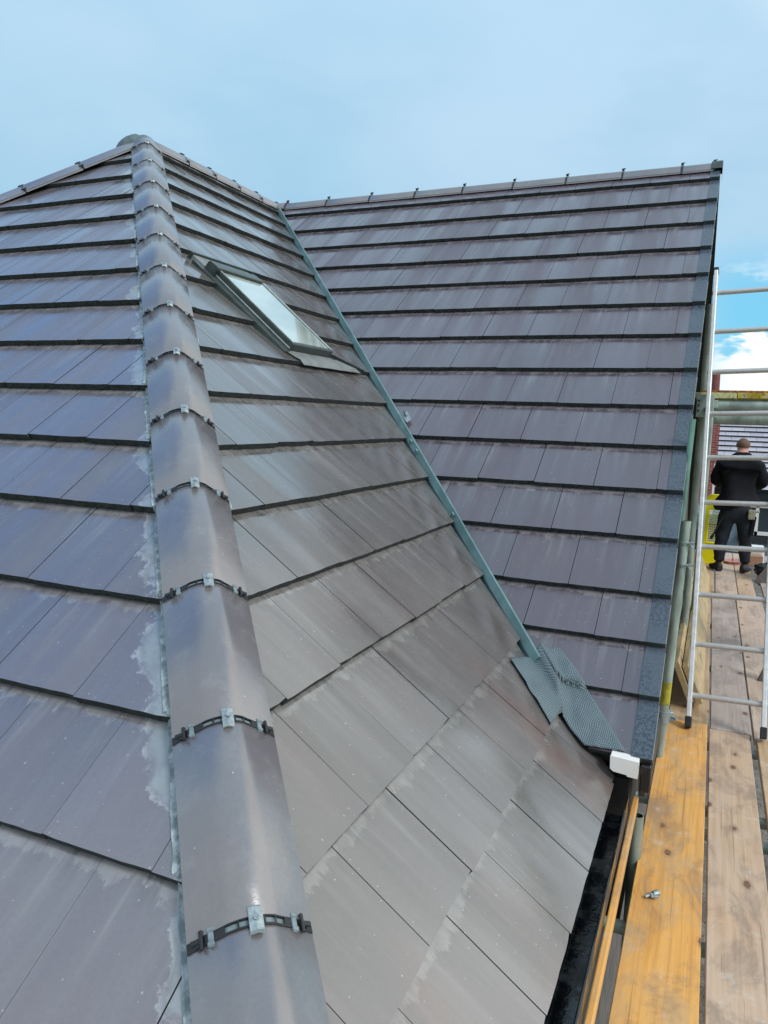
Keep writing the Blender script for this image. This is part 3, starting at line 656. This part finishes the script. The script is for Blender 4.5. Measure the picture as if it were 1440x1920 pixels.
mb=MB(); wb(mb,ws0-.16,ws0-.055,wy0-.01,wy1+.06,-.026,.010); mb.build('top_flashing','apron',win_o,bevel=.003)
mb=MB(); wb(mb,ws0-.165,ws0-.155,wy0-.03,wy1+.10,-.02,.022); mb.box(main.P(ws0-.16,wy1+.085,-.02),main.es*.16+main.et*.03,main.et*.008,main.n*.035); mb.build('flashing_edge','frame_dark',win_o)
for a_ in((wy0-.06,wy0-.003),(wy1+.003,wy1+.045)):
    mb=MB(); wb(mb,ws0-.1,ws1+.02,*a_,-.035,.004); mb.build('side_channel','frame_dark',win_o)
mb=MB()
q=[(ws1+.003,wy0-.05,.006),(ws1+.003,wy1+.05,.006),(2.775,wy1+.30,-.006),(2.775,wy0+.03,.006)]
rows=[]
for i in range(5):
    f=i/4; rows.append([main.P(ws1+.003+(2.775-ws1)*f,(wy0-.05+.08*f)*(1-g)+(wy1+.05+.22*f)*g,max(main.H(ws1+.003+(2.775-ws1)*f),-.012)+.009+.003*noise.noise(V((f*5,g*9,2)))) for g in [j/10 for j in range(11)]])
loft(mb,rows,0,True); mb.build('bottom_apron','apron',win_o)
mb=MB(); mb.box(main.P(ws1-.01,wy1+.01,.0),main.es*.12+main.et*.26,main.et*.03,main.n*.02); mb.build('cut_tile_edge','edge',win_o)

# ---------------------------------------------------------------- ground
def sheet(name,mat,z,x0,x1,y0,y1,n=1,amp=0):
    mb=MB(); 
    for i in range(n):
        for j in range(n):
            q=[(x0+(x1-x0)*(i+a)/n,y0+(y1-y0)*(j+b)/n) for a,b in((0,0),(1,0),(1,1),(0,1))]
            mb.face([(x,y,z+amp*noise.noise(V((x*2.3,y*2.3,0)))) for x,y in q],0,None,True)
    return tag(mb.build(name,mat,weld=n>1),kind='structure')
gm=simple('garden_ground',(.10,.13,.07),.95,0,.3,1.3,.4)
sheet('ground',gm,-6.70,-900,900,-500,1500)
sheet('muddy_path','mud',-6.55,2.5,12,-2,27,100,.10)

# ---------------------------------------------------------------- scaffold deck
ZD=-3.75
def board(name,x0,x1,y0,y1,mat,label,z=ZD,th=.038,yaw=0,group='scaffold boards of the walkway',band=None,sag=0):
    cx,cy=(x0+x1)/2,(y0+y1)/2; mb=MB(); hw,hl=(x1-x0)/2,(y1-y0)/2; n=10
    rings=[]
    for i in range(n+1):
        y=-hl+2*hl*i/n; wv=.0018*noise.noise(V((y*1.5,cx*9,1))); zz=.0015*noise.noise(V((y*.9,cx*7,4)))
        rings.append([V((-hw+wv,y,-th+zz)),V((hw+wv,y,-th+zz)),V((hw+wv,y,zz)),V((-hw+wv,y,zz))])
    loft(mb,rings,0,False,True); mb.face(rings[0]); mb.face(rings[-1])
    o=mb.build(name,mat,recalc=True,weld=True,bevel=.003); o.location=(cx,cy,z); o.rotation_euler=(0,0,yaw)
    return tag(o,label,'scaffold board',group)
JY=4.57
board('scaffold_board',4.052,4.290,.2,JY-.003,'orange','bright orange new looking scaffold board along the gutter',yaw=R(-.15))
board('scaffold_board',4.306,4.512,.2,JY-.055,'tan','tan knotty scaffold board right of the orange one')
board('scaffold_board',4.545,4.770,.2,JY-.10,'gold','golden brown scaffold board at the right edge before the ladder foot')
board('scaffold_board',4.082,4.300,JY,8.45,'gold','golden board with a dark notch under the ladder and leaning planks',z=ZD-.002)
board('scaffold_board',4.312,4.524,JY-.045,8.2,'greyb','grey brown weathered board behind the ladder rungs',z=ZD)
board('scaffold_board',4.534,4.765,JY-.09,8.3,'tan2','pinkish wet board behind the right ladder stile',z=ZD+.001)
board('scaffold_board',4.09,4.33,8.46,11.2,'gold','far golden board beside the yellow panel')
board('scaffold_board',4.345,4.555,8.22,11.2,'tan2','far pinkish board under the left boot')
board('scaffold_board',4.562,4.725,8.32,11.2,'tan','far tan board under the right boot')
board('scaffold_board',4.80,5.03,5.0,11.2,'greyb','far pale board right of the dark gap')
board('scaffold_board',4.80,5.03,.2,4.9,'tan2','outermost board beyond the golden one, out at the right edge')
# marks: notch hole on the golden board (a dark worn patch let into the surface)
mb=MB(); mb.box((4.232,5.02,ZD-.006),(.020,0,0),(0,.16,0),(0,0,.0075)); o=mb.build('wood_stain','darkgap',bpy.data.objects['scaffold_board.003'])
o.parent=bpy.data.objects['scaffold_board.003']
# timber batten standing on edge beside the gutter
def plank_obj(name,mat,label,cat,c0,vec,wv,tv,group=None):
    """plank from corner c0, length vec, width wv, thickness tv; object space Y runs along it"""
    l=V(vec); wv,tv=V(wv),V(tv); Yd=l.normalized(); Xd=wv.normalized(); Zd=tv.normalized()
    mb=MB(); mb.box((0,0,0),(wv.length,0,0),(0,l.length,0),(0,0,tv.length)); o=mb.build(name,mat,bevel=.004,bseg=2)
    m=Matrix((Xd,Yd,Zd)).transposed().to_4x4(); m.translation=V(c0); o.matrix_world=m
    return tag(o,label,cat,group)
plank_obj('timber_batten','orange','long narrow orange timber batten between black gutter and walkway','batten',(4.024,.3,-3.50),(0.000,2.60,0),(.020,0,0),(0,0,.040))
lv=V((-.035,4.9,.02)); wv=V((.103,-.004,-.235)); nv=wv.cross(lv).normalized()
nv=nv if nv.x>0 else -nv
plank_obj('leaning_plank','pale','weathered pale plank leaning on edge against the scaffold poles','plank',V((4.078,4.77,-3.478)),V((-.03,4.6,.02)),wv,nv*.036,'planks leaning beside the walkway')
plank_obj('leaning_plank','pale','second pale plank leaning on the first, nearest the ladder','plank',V((4.134,4.79,-3.500)),V((-.03,4.3,.02)),V((.10,-.004,-.222)),nv*.036,'planks leaning beside the walkway')
# ---------------------------------------------------------------- tubes
def pole(name,a,b,r,mats,label,group=None,hollow=.004,cat='scaffold tube',couplers=(),paint=None):
    a,b=V(a),V(b); e=empty(name,a,label=label,cat=cat,group=group)
    mb=MB(); mb.tube(a,b,r,20,0,hollow=hollow); mb.build('tube',[mats,'tubein'],e)
    d=(b-a).normalized(); x=d.orthogonal().normalized(); y=d.cross(x)
    for t in couplers:
        c=a+(b-a)*t; mb=MB(); mb.tube(c-d*.03,c+d*.03,r*1.28,16,0); mb.cbox(c+x*r*1.5,x*r*.6,y*r*.9,d*.026,0); mb.tube(c+x*r*1.7-y*.05,c+x*r*1.7+y*.055,.008,8,0); mb.tube(c+x*r*1.7+y*.03,c+x*r*1.7+y*.045,.016,6,0)
        mb.build('coupler','galv',e,bevel=.003)
    if paint:
        c0,c1=a+(b-a)*paint[0],a+(b-a)*paint[1]; mb=MB(); mb.tube(c0,c1,r*1.02,20,0); mb.build('paint_band','yellowpaint',e)
    return e
pole('scaffold_pole',(3.976,4.0,-6.5),(4.108,4.0,-2.52),.0235,'tube','pale galvanised pole beside the verge with yellow painted lower end',hollow=.004,couplers=(.745,),paint=(.762,.792))
pole('scaffold_pole',(4.076,4.10,-2.72),(4.098,4.10,-2.02),.0145,'tubegreen','thin green stained tube standing in the top of the verge pole',hollow=.003)
pole('scaffold_pole',(4.113,5.80,-6.5),(4.113,5.80,-1.22),.0242,'tubeolive','tall weathered pole left of the ladder, passing behind the beam end plate')
pole('scaffold_pole',(4.165,6.4,-6.5),(4.165,6.4,-1.98),.0242,'tube','pale pole directly behind the left ladder stile')
pole('scaffold_pole',(4.041,2.98,-6.5),(4.041,2.98,-3.575),.0242,'tubeolive','open ended stub pole standing in the gap beside the orange board',hollow=.004)
tr='transoms under the walkway'
pole('transom_tube',(3.80,2.66,-3.845),(5.3,2.66,-3.845),.0242,'tube','transom tube crossing the gap just in front of the stub pole',tr)
pole('transom_tube',(3.80,2.06,-3.845),(5.3,2.06,-3.845),.0242,'tube','transom tube nearest the camera, low in the gap by the batten',tr)
pole('transom_tube',(3.99,3.42,-3.82),(5.3,3.42,-3.82),.0242,'tube','transom tube just below the white box end',tr)
pole('transom_tube',(3.99,3.66,-3.83),(5.3,3.66,-3.83),.0242,'tube','transom tube behind the box end, second of the close pair',tr)
pole('transom_tube',(3.98,4.42,-3.82),(5.3,4.42,-3.82),.0242,'tube','transom tube under the board joint at the ladder foot',tr)
for y,l in((5.9,'transom tube seen through the gap behind the second rung'),(7.2,'transom tube seen in the dark gap right of the far boards'),(8.6,'farthest transom tube in front of the person')):
    pole('transom_tube',(3.99,y,-3.82),(5.3,y,-3.82),.0242,'tube',l,tr)
pole('ledger_tube',(4.066,.2,-3.895),(4.066,11,-3.895),.0242,'tubeolive','long ledger tube below the left edge of the walkway')
pole('ledger_tube',(4.62,.2,-3.895),(4.62,11,-3.895),.0242,'tubeolive','long ledger tube below the middle of the walkway')
# wing nuts on the verge pole
for i,(z,l) in enumerate(((-2.63,'upper wing nut bolt on the verge pole'),(-2.74,'lower wing nut bolt on the verge pole'))):
    mb=MB(); c=V((4.125,3.98,z)); mb.tube(c-V((.03,0,0)),c+V((.03,0,.004)),.006,8); mb.cbox(c+V((.012,0,.008)),(.004,0,0),(0,.004,0),(.012,0,.016)); mb.cbox(c+V((.012,0,-.008)),(.004,0,0),(0,.004,0),(-.010,0,.014)); mb.cbox(c-V((.018,0,0)),(.008,0,0),(0,.008,0),(0,0,.007))
    tag(mb.build('wing_nut_bolt','galv',bevel=.002),l,'bolt')
# ---------------------------------------------------------------- upper lift beam
bx=empty('scaffold_beam',(4.15,5.4,-1.97),label='pale horizontal tube beam with bolted end plate behind the ladder top',cat='scaffold beam')
mb=MB(); mb.tube((4.17,5.42,-1.915),(6.2,5.42,-1.905),.038,20,0); mb.build('top_tube','frame_pale' if 'frame_pale' in M else 'tube',bx)
mb=MB(); mb.tube((4.19,5.44,-2.0),(6.2,5.44,-1.99),.040,20,0); mb.build('lower_tube','tubeolive',bx)
mb=MB(); mb.box((4.082,5.35,-1.995),(.105,0,0),(0,.03,0),(0,0,.145)); mb.box((4.185,5.36,-1.935),(.025,0,0),(0,.05,0),(0,0,.05)); mb.box((4.185,5.36,-1.998),(.022,0,0),(0,.05,0),(0,0,.045)); mb.build('end_plate','tube',bx,bevel=.004)
for z in(-1.89,-1.92,-1.955): 
    mb=MB(); mb.tube((4.095,5.340,z),(4.095,5.352,z),.007,8); mb.build('bolt_hole','darkgap',bx)
mb=MB(); mb.tube((4.145,5.332,-1.945),(4.145,5.352,-1.945),.017,12); mb.build('bolt_head','frame_dark',bx)
ub='boards on the upper lift'
mb=MB(); mb.box((4.07,5.38,-1.872),(.245,0,0),(0,.225,0),(0,0,.036)); tag(mb.build('scaffold_board','paleband',bevel=.003),'short cream painted board end on the beam behind the ladder','scaffold board',ub)
mb=MB(); mb.box((4.319,5.38,-1.871),(2.3,0,0),(0,.225,0),(0,0,.036)); tag(mb.build('scaffold_board','band',bevel=.003),'flaking yellow painted board on the beam at the right edge','scaffold board',ub)
mb=MB(); mb.box((4.10,5.62,-1.848),(2.5,0,0),(0,.225,0),(0,0,.038)); tag(mb.build('scaffold_board','rust',bevel=.003),'rusty brown board edge just above the yellow one','scaffold board',ub)
# ---------------------------------------------------------------- ladder
lb=V((4.195,4.455,-3.745)); ltop=V((4.131,5.659,-1.029)); rb=V((4.575,4.432,-3.745)); ax=(ltop-lb); Lh=ax.length; ax.normalize()
wx=(rb-lb); wx=(wx-ax*wx.dot(ax)); Wd=wx.length; wx.normalize(); dx=wx.cross(ax).normalized()
if dx.y>0: dx=-dx
lad=empty('ladder',lb,label='aluminium ladder standing on the boards and leaning away past the verge',cat='ladder')
for s0,len_ in((0,Lh),(1,Lh)):
    mb=MB(); o_=lb+wx*(Wd*s0)+ax*.045
    mb.box(o_-wx*.0125-dx*.031,wx*.025,dx*.062,ax*(len_-.045)); mb.build('stile','alu',lad,bevel=.004,bseg=2)
    mb=MB(); mb.box(lb+wx*(Wd*s0)-wx*.017-dx*.036-ax*.0,wx*.034,dx*.072,ax*.062); mb.build('rubber_foot','black',lad,bevel=.004)
    mb=MB(); mb.box(lb+wx*(Wd*s0)+ax*(Lh-.004)-wx*.018-dx*.033,wx*.034,dx*.066,ax*.022); mb.build('end_cap','black',lad,bevel=.003)
for d in (.183,.477,.771,1.065,1.345,1.64,1.936,2.228,2.52,2.81):
    a=lb+ax*d; mb=MB(); mb.tube(a-wx*.016,a+wx*(Wd+.016),.0155,14,0); r=mb.build('rung','alurung',lad)
    mb=MB(); mb.tube(a-wx*.0165,a-wx*.0130,.011,10); mb.build('rung_end','darkgap',r)
# ---------------------------------------------------------------- yellow guard panel
yp=empty('yellow_guard_panel',(4.27,10.2,ZD),label='bright yellow plastic mesh panel standing left of the person',cat='guard panel')
PX0,PX1,PZ0,PZ1=4.17,4.43,ZD,ZD+.865; cyp=10.15
mb=MB()
def outline(ix=0,rad=.09,n=6):
    x0,x1,z0,z1=PX0+ix,PX1-ix,PZ0+ix,PZ1-ix; r=max(.01,rad-ix); P=[(x0+.02,z0),(x1-.02,z0),(x1,z0+.02)]
    for i in range(n+1): t=i/n*math.pi/2; P.append((x1-r+r*math.cos(t),z1-r+r*math.sin(t)))
    for i in range(n+1): t=math.pi/2+i/n*math.pi/2; P.append((x0+r+r*math.cos(t),z1-r+r*math.sin(t)))
    P.append((x0,z0+.02)); return P
lean_=lambda z:(z-PZ0)*.05
oo=outline(); cxm=(PX0+PX1)/2
def win_map(p,wx_=.072,z0=PZ0+.27,z1=PZ1-.19):
    x,z=p; return (min(max(x,cxm-wx_),cxm+wx_), min(max(z,z0),z1))
ii=[win_map(p) for p in oo]
for y_ in(0,.035):
    pass
f=[V((x,cyp+lean_(z),z)) for x,z in oo]; b=[V((x,cyp+lean_(z)+.035,z)) for x,z in oo]; fi=[V((x,cyp+lean_(z),z)) for x,z in ii]; bi=[V((x,cyp+lean_(z)+.035,z)) for x,z in ii]
loft(mb,[fi,f,b,bi,fi],0,False,True)
mb.build('panel_frame','yellow',yp,weld=True,recalc=True,bevel=.004)
mb=MB(); z0,z1=PZ0+.27,PZ1-.19
for i in range(8): x=cxm-.072+.144*i/7; mb.box((x-.002,cyp+lean_(z0)+.012,z0),(.004,0,0),(0,.008,0),(0,lean_(z1)-lean_(z0),z1-z0))
for i in range(15): z=z0+(z1-z0)*i/14; mb.box((cxm-.072,cyp+lean_(z)+.010,z-.003),(.144,0,0),(0,.008,0),(0,0,.006))
mb.build('grille','yellow',yp)
mb=MB()
for j in range(2):
    for i in range(6): mb.box((cxm-.085+i*.017,cyp+lean_(PZ0+.21)-.002,PZ0+.205+j*.028),(.009,0,0),(0,.003,0),(.003,0,.017))
mb.build('vent_slot','darkgap',yp)
# ---------------------------------------------------------------- person
def skin(name,verts,edges,mat,parent=None,sub=2,root=0,smoothf=None):
    me=bpy.data.meshes.new(name); me.from_pydata([v[0] for v in verts],[],[]) if False else me.from_pydata([v[0] for v in verts],edges,[])
    o=bpy.data.objects.new(name,me); sc.collection.objects.link(o); me.materials.append(M[mat])
    s=o.modifiers.new('skin','SKIN'); s.use_smooth_shade=True
    for i,v in enumerate(verts):
        r=v[1]; me.skin_vertices[0].data[i].radius=(r,r) if isinstance(r,(int,float)) else r
    me.skin_vertices[0].data[root].use_root=True
    o.modifiers.new('sub','SUBSURF').levels=sub; o.modifiers['sub'].render_levels=sub
    dg=bpy.context.evaluated_depsgraph_get(); me2=bpy.data.meshes.new_from_object(o.evaluated_get(dg)); o.modifiers.clear(); o.data=me2; me2.name=name
    if parent: o.parent=parent; o.matrix_parent_inverse=Matrix.Translation(-parent.location)
    return o
px,py,pz=4.51,9.75,ZD
per=empty('person',(px,py,pz),label='person in black hoodie and dark work trousers seen from behind, head bowed',cat='person')
def Q(x,y,z): return (px+x,py+y,pz+z)
# continuous body
bv=[(Q(0,.02,.84),(.085,.06)),(Q(0,.0,1.02),(.12,.09)),(Q(0,.02,1.20),(.145,.10)),(Q(0,.05,1.34),(.10,.08)),(Q(.015,.085,1.395),(.052,.052)),(Q(.02,.11,1.46),(.066,.078)),(Q(.02,.12,1.53),(.060,.070)),
 (Q(-.17,.04,1.27),.058),(Q(-.235,.04,1.08),.042),(Q(-.18,.20,1.03),.034),(Q(-.09,.33,1.08),.026),(Q(-.05,.40,1.10),.024),
 (Q(.19,.04,1.29),.058),(Q(.27,.04,1.10),.042),(Q(.21,.20,1.03),.034),(Q(.12,.33,1.08),.026),(Q(.08,.40,1.10),.024),
 (Q(-.09,.02,.72),.055),(Q(-.115,.01,.44),.050),(Q(-.13,-.01,.10),.038),(Q(-.14,.10,.03),.032),
 (Q(.09,.02,.72),.055),(Q(.12,.01,.44),.050),(Q(.135,-.01,.10),.038),(Q(.155,.10,.03),.032)]
be=[(0,1),(1,2),(2,3),(3,4),(4,5),(5,6),(3,7),(7,8),(8,9),(9,10),(10,11),(3,12),(12,13),(13,14),(14,15),(15,16),(0,17),(17,18),(18,19),(19,20),(0,21),(21,22),(22,23),(23,24)]
skin('body',bv,be,'skin',per)
# fingers, ears
for sx_ in(-1,1):
    hx=-.05 if sx_<0 else .08
    for k in range(4):
        skin('finger',[(Q(hx+(.012*k-.02),.41,1.10),.009),(Q(hx+(.012*k-.02),.455,1.095-.004*k),.008),(Q(hx+(.012*k-.02)+.0,.475,1.07),.007)],[(0,1),(1,2)],'skin',per,1)
    skin('thumb',[(Q(hx-sx_*.02,.39,1.10),.010),(Q(hx-sx_*.045,.42,1.11),.009),(Q(hx-sx_*.05,.45,1.105),.008)],[(0,1),(1,2)],'skin',per,1)
    skin('ear',[(Q(.02+sx_*.066,.115,1.465),(.010,.016)),(Q(.02+sx_*.074,.11,1.485),(.008,.013))],[(0,1)],'skin',per,1)
skin('nose',[(Q(.02,.19,1.475),.010),(Q(.02,.205,1.452),.011)],[(0,1)],'skin',per,1)
# hair: cap over crown and back of head
mb=MB(); rings=[]
for i in range(9):
    ph=i/8*R(106); rings.append([V(Q(.02+.076*math.sin(ph)*math.cos(a),.105+.088*math.sin(ph)*math.sin(a)+.012,1.487+.078*math.cos(ph)+(.03*max(0,math.sin(a))*math.sin(ph)) ))+V((0,0,.010*noise.noise(V((math.cos(a)*5,math.sin(a)*5,ph*6))))) for a in [2*math.pi*j/24 for j in range(24)]])
loft(mb,rings,0,True,True); mb.build('hair','hair',per,weld=True)
# hoodie
hv=[(Q(.01,0,.78),(.20,.135)),(Q(.01,-.005,.86),(.195,.135)),(Q(.005,.0,1.02),(.215,.135)),(Q(.005,.02,1.18),(.235,.135)),(Q(.005,.045,1.30),(.185,.115)),(Q(.01,.06,1.375),(.085,.085)),(Q(.015,.065,1.41),(.080,.080)),
 (Q(-.19,.03,1.25),.085),(Q(-.250,.03,1.08),.075),(Q(-.20,.20,1.01),.054),(Q(-.11,.31,1.06),.044),
 (Q(.20,.03,1.25),.085),(Q(.268,.03,1.08),.075),(Q(.22,.20,1.01),.054),(Q(.13,.31,1.06),.044)]
he=[(0,1),(1,2),(2,3),(3,4),(4,5),(5,6),(4,7),(7,8),(8,9),(9,10),(4,11),(11,12),(12,13),(13,14)]
hd=skin('hoodie',hv,he,'hoodie',per,2,2)
for v in hd.data.vertices:
    c=v.co; f_=noise.noise(V((c.x*5,c.y*5,c.z*16)))*.010+noise.noise(V((c.x*14,c.y*9,c.z*22)))*.004; v.co=c+v.normal*f_
skin('hood',[(Q(-.065,.02,1.37),(.035,.04)),(Q(.01,-.035,1.385),(.045,.035)),(Q(.085,.02,1.375),(.035,.04)),(Q(.10,.09,1.36),.03)],[(0,1),(1,2),(2,3)],'hoodie',per,2,1)
# trousers
tv=[(Q(0,0,.84),(.175,.118)),(Q(0,0,.74),(.168,.122)),(Q(-.098,0,.64),(.108,.100)),(Q(-.12,.01,.44),(.090,.085)),(Q(-.135,-.005,.24),(.072,.072)),(Q(-.14,-.01,.10),(.066,.066)),
 (Q(.10,0,.64),(.108,.100)),(Q(.125,.01,.44),(.090,.085)),(Q(.14,-.005,.24),(.072,.072)),(Q(.145,-.01,.10),(.066,.066))]
te=[(0,1),(1,2),(2,3),(3,4),(4,5),(1,6),(6,7),(7,8),(8,9)]
tr_=skin('trousers',tv,te,'trouser',per,2,0)
for v in tr_.data.vertices:
    c=v.co; v.co=c+v.normal*(noise.noise(V((c.x*6,c.y*6,c.z*13)))*.012)
for sx_,yaw in((-1,-.35),(1,.30)):
    bx0=px+sx_*.145; mb=MB(); d=V((math.sin(yaw),math.cos(yaw),0)); l=V((d.y,-d.x,0)); c0=V((bx0,py-.01,pz))
    secs=[(-.085,.030,.07),(-.06,.040,.105),(-.01,.045,.12),(.05,.045,.085),(.12,.048,.065),(.17,.042,.055),(.20,.022,.04)]
    rings=[[c0+d*s+l*(w_*math.cos(a))+V((0,0,max(.004,h_*.5+h_*.52*math.sin(a)))) for a in [2*math.pi*j/12 for j in range(12)]] for s,w_,h_ in secs]
    loft(mb,rings,0,True,True); mb.face(rings[0]); mb.face(rings[-1]); mb.build('boot','boot',per,recalc=True)
mb=MB(); mb.cbox(Q(.165,-.10,.70),(.035,0,0),(0,.03,0),(0,0,.055)); mb.cbox(Q(.20,-.08,.735),(.05,0,0),(0,.008,0),(0,0,.012)); mb.build('tape_pouch','beige',per,bevel=.008,bseg=2)
mb=MB(); mb.cbox(Q(.19,-.07,.57),(.022,0,.0),(0,.022,0),(.01,0,.11)); mb.build('holster','hoodie',per,bevel=.008)
mb=MB(); mb.cbox(Q(-.14,-.06,.78),(.11,0,-.0),(0,.035,0),(-.02,0,.055)); mb.build('belt_bag','hoodie',per,bevel=.02,bseg=2)
mb=MB(); mb.tube(Q(-.13,-.08,.66),Q(-.235,-.09,.40),.011,10); mb.tube(Q(-.222,-.09,.43),Q(-.245,-.09,.38),.017,10); mb.build('hammer_handle','black',per)
# ---------------------------------------------------------------- clutter on deck
mb=MB(); c=V((4.545,10.35,ZD)); 
mb.tube(c+V((0,0,.0)),c+V((0,0,.035)),.10,20,0,r2=.12); mb.cbox(c+V((.0,-.02,.05)),(.012,0,0),(0,.012,0),(0,0,.02)); tag(mb.build('tray','pink',bevel=.004),'pink and white splashed tray on the boards between the boots','tray')
mb=MB(); mb.box((4.72,10.25,ZD+.001),(.16,.02,0),(-.02,.15,0),(0,0,.13)); tag(mb.build('cardboard_box','brown',bevel=.004),'small brown box just right of the right boot','box')
mb=MB(); mb.box((4.70,10.45,ZD),(.2,0,0),(0,.2,0),(0,0,.22)); tag(mb.build('white_tub','white',bevel=.02,bseg=2),'white plastic tub behind the brown box','tub')
plank_obj('leaning_board','dkplank','dark grey brown board leaning up to the right beside the person','board',V((4.735,9.2,ZD+.005)),V((.42,.35,.62)),V((.11,-.02,-.06)),V((0,.02,.0)))
bmm=bmesh.new(); bmesh.ops.create_icosphere(bmm,subdivisions=4,radius=.13)
for v in bmm.verts: v.co*=1+.35*noise.noise(v.co*13)+.12*noise.noise(v.co*34); v.co.z=max(v.co.z*.75,-.085)
me=bpy.data.meshes.new('bin_bag'); bmm.to_mesh(me); bmm.free(); me.materials.append(M['binbag']); me.transform(Matrix.Scale(1.25,4,(1,0,0)))
o=bpy.data.objects.new('bin_bag',me); sc.collection.objects.link(o); o.location=(4.93,9.6,ZD+.085); tag(o,'crumpled black bin bag at the foot of the leaning dark board','bag')
plank_obj('timber_offcut','dkplank','dark offcut leaning at the right ladder stile','offcut',V((4.60,5.55,ZD+.004)),V((.12,.05,.30)),V((.10,.0,-.035)),V((0,.035,0)))
mb=MB(); c=V((4.123,2.737,ZD+.012)); mb.tube(c-V((.022,.018,.004)),c+V((.012,.012,.002)),.0055,10); mb.tube(c+V((.004,.004,0)),c+V((.020,.018,.002)),.012,6); mb.cbox(c+V((.008,-.010,.002)),(.012,.004,0),(-.003,.006,0),(0,0,.004))
tag(mb.build('loose_bolt','galv',bevel=.001),'loose steel bolt and nut lying on the orange board','bolt')
# white cable under the deck, on the ground
pts=[V(p) for p in [(4.02,4.3,-6.45),(4.06,4.45,-6.42),(4.12,4.35,-6.44),(4.1,4.1,-6.45),(4.0,3.9,-6.46),(4.05,3.7,-6.45)]]
mb=MB(); rings=[]
for i in range(len(pts)-1):
    for k in range(5):
        q=pts[i].lerp(pts[i+1],k/5); d=(pts[i+1]-pts[i]).normalized(); x=d.orthogonal().normalized(); y=d.cross(x); x=V((d.y,-d.x,0)).normalized(); y=V((0,0,1)); rings.append([q+x*.007*math.cos(a)+y*.007*math.sin(a) for a in [math.pi/3*j for j in range(6)]])
loft(mb,rings,0,True,True); tag(mb.build('cable','white'),'thin white cable lying on the earth below the walkway','cable')
# ---------------------------------------------------------------- neighbouring house
nb=empty('neighbour_house',(6,30,-6.6),label='neighbouring house with pale tiled roof, brick chimney and white window behind the person',cat='house')
mb=MB(); NY,NZ=27.0,-4.05; pitch=R(33); es=V((0,math.cos(pitch),math.sin(pitch)))   # going up
g_=.305; nn=V((0,-math.sin(pitch),math.cos(pitch)))
for k in range(20):
    for i in range(26):
        x0=3.0+i*.40+(k%2)*.20; r1=random.random(); b0=V((x0,NY,NZ))+es*(g_*k)+nn*.06; t1=V((x0,NY,NZ))+es*(g_*(k+1))
        q=[b0,b0+V((.392,0,0)),t1+V((.392,0,0)),t1]; mb.face(q,0,{'slope':[(p.x,p.z) for p in q],'rnd':[(r1,r1)]*4}); mb.face([b0-nn*.085,b0+V((.392,0,0))-nn*.085,b0+V((.392,0,0)),b0],1,{'slope':[(0,0)]*4,'rnd':[(0,0)]*4})
top=V((0,NY,NZ))+es*(g_*20)
mb.face([V((2.9,NY,NZ-.03)),V((13.5,NY,NZ-.03)),V((13.5,top.y,top.z-.03)),V((2.9,top.y,top.z-.03))],1,{'slope':[(0,0)]*4,'rnd':[(0,0)]*4})
mb.face([V((2.9,top.y,top.z)),V((13.5,top.y,top.z)),V((13.5,top.y+6,top.z-4)),V((2.9,top.y+6,top.z-4))],1,{'slope':[(0,0)]*4,'rnd':[(0,0)]*4})
mb.build('roof',['fartile','darkgap'],nb)
mb=MB(); mb.box((3.2,NY+.4,-6.75),(10,0,0),(0,8,0),(0,0,2.80)); mb.build('wall','bluegrey',nb)
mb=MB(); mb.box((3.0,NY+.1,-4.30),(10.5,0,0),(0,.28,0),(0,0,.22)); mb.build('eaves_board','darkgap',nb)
ch=MB(); ch.box((3.55,NY-.4,-6.75),(.83,0,0),(0,.9,0),(0,0,5.55)); cho=ch.build('chimney','brick',nb)
mb=MB(); mb.tube((4.12,NY+.1,-1.2),(4.12,NY+.1,-.25),.16,16,0,r2=.14); mb.tube((4.12,NY+.1,-.30),(4.12,NY+.1,-.24),.165,16); mb.build('chimney_pot','pot',cho)
mb=MB(); x0,x1,z0,z1=5.38,6.75,-5.52,-4.12; yw=NY+.33; fr=.09
for a in((x0,x1,z0,z0+fr*1.3),(x0,x1,z1-fr,z1),(x0,x0+fr,z0,z1),(x1-fr,x1,z0,z1),(x0,x1,-4.62,-4.52),((x0+x1)/2-.4,(x0+x1)/2-.3,z0,-4.55)): mb.box((a[0],yw-.06,a[2]),(a[1]-a[0],0,0),(0,.10,0),(0,0,a[3]-a[2]))
wo=mb.build('window','white',nb)
gd=Mat('dark_pane'); gd.set(col=(.02,.04,.05),rough=.08,spec=.8); M['dkglass']=gd.m
mb=MB(); mb.box((x0+.05,yw,z0+.05),(x1-x0-.1,0,0),(0,.03,0),(0,0,z1-z0-.1)); mb.build('pane','dkglass',wo)
mb=MB(); mb.box((5.2,yw-.1,-5.78),(1.9,0,0),(0,.15,0),(0,0,.22)); mb.build('painted_sill_shadow','darkgap',nb)  # dark strip painted in as the shadow band below the window
mb=MB(); mb.box((4.85,yw-.03,-6.12),(.6,0,0),(0,.05,0),(0,0,.06)); mb.build('white_band','white',nb)
# low outbuilding left
ob=empty('outbuilding',(4.2,22,-6.6),label='low outbuilding with teal flat roof left of the person, half hidden by the ladder',cat='outbuilding')
mb=MB(); mb.box((3.4,21,-6.75),(1.15,0,0),(0,2.5,0),(0,0,2.25)); mb.build('wall','bluegrey',ob)
mb=MB(); mb.box((3.3,20.9,-4.5),(1.35,0,0),(0,2.8,0),(0,0,.22)); mb.build('flat_roof','teal',ob)
mb=MB(); mb.box((3.5,20.96,-5.3),(.7,0,0),(0,.05,0),(0,0,.6)); mb.build('dark_opening','darkgap',ob)
mb=MB(); mb.box((4.28,20.9,-4.28),(.05,0,0),(0,.05,0),(0,0,1.3)); mb.build('vent_pipe','white',ob)
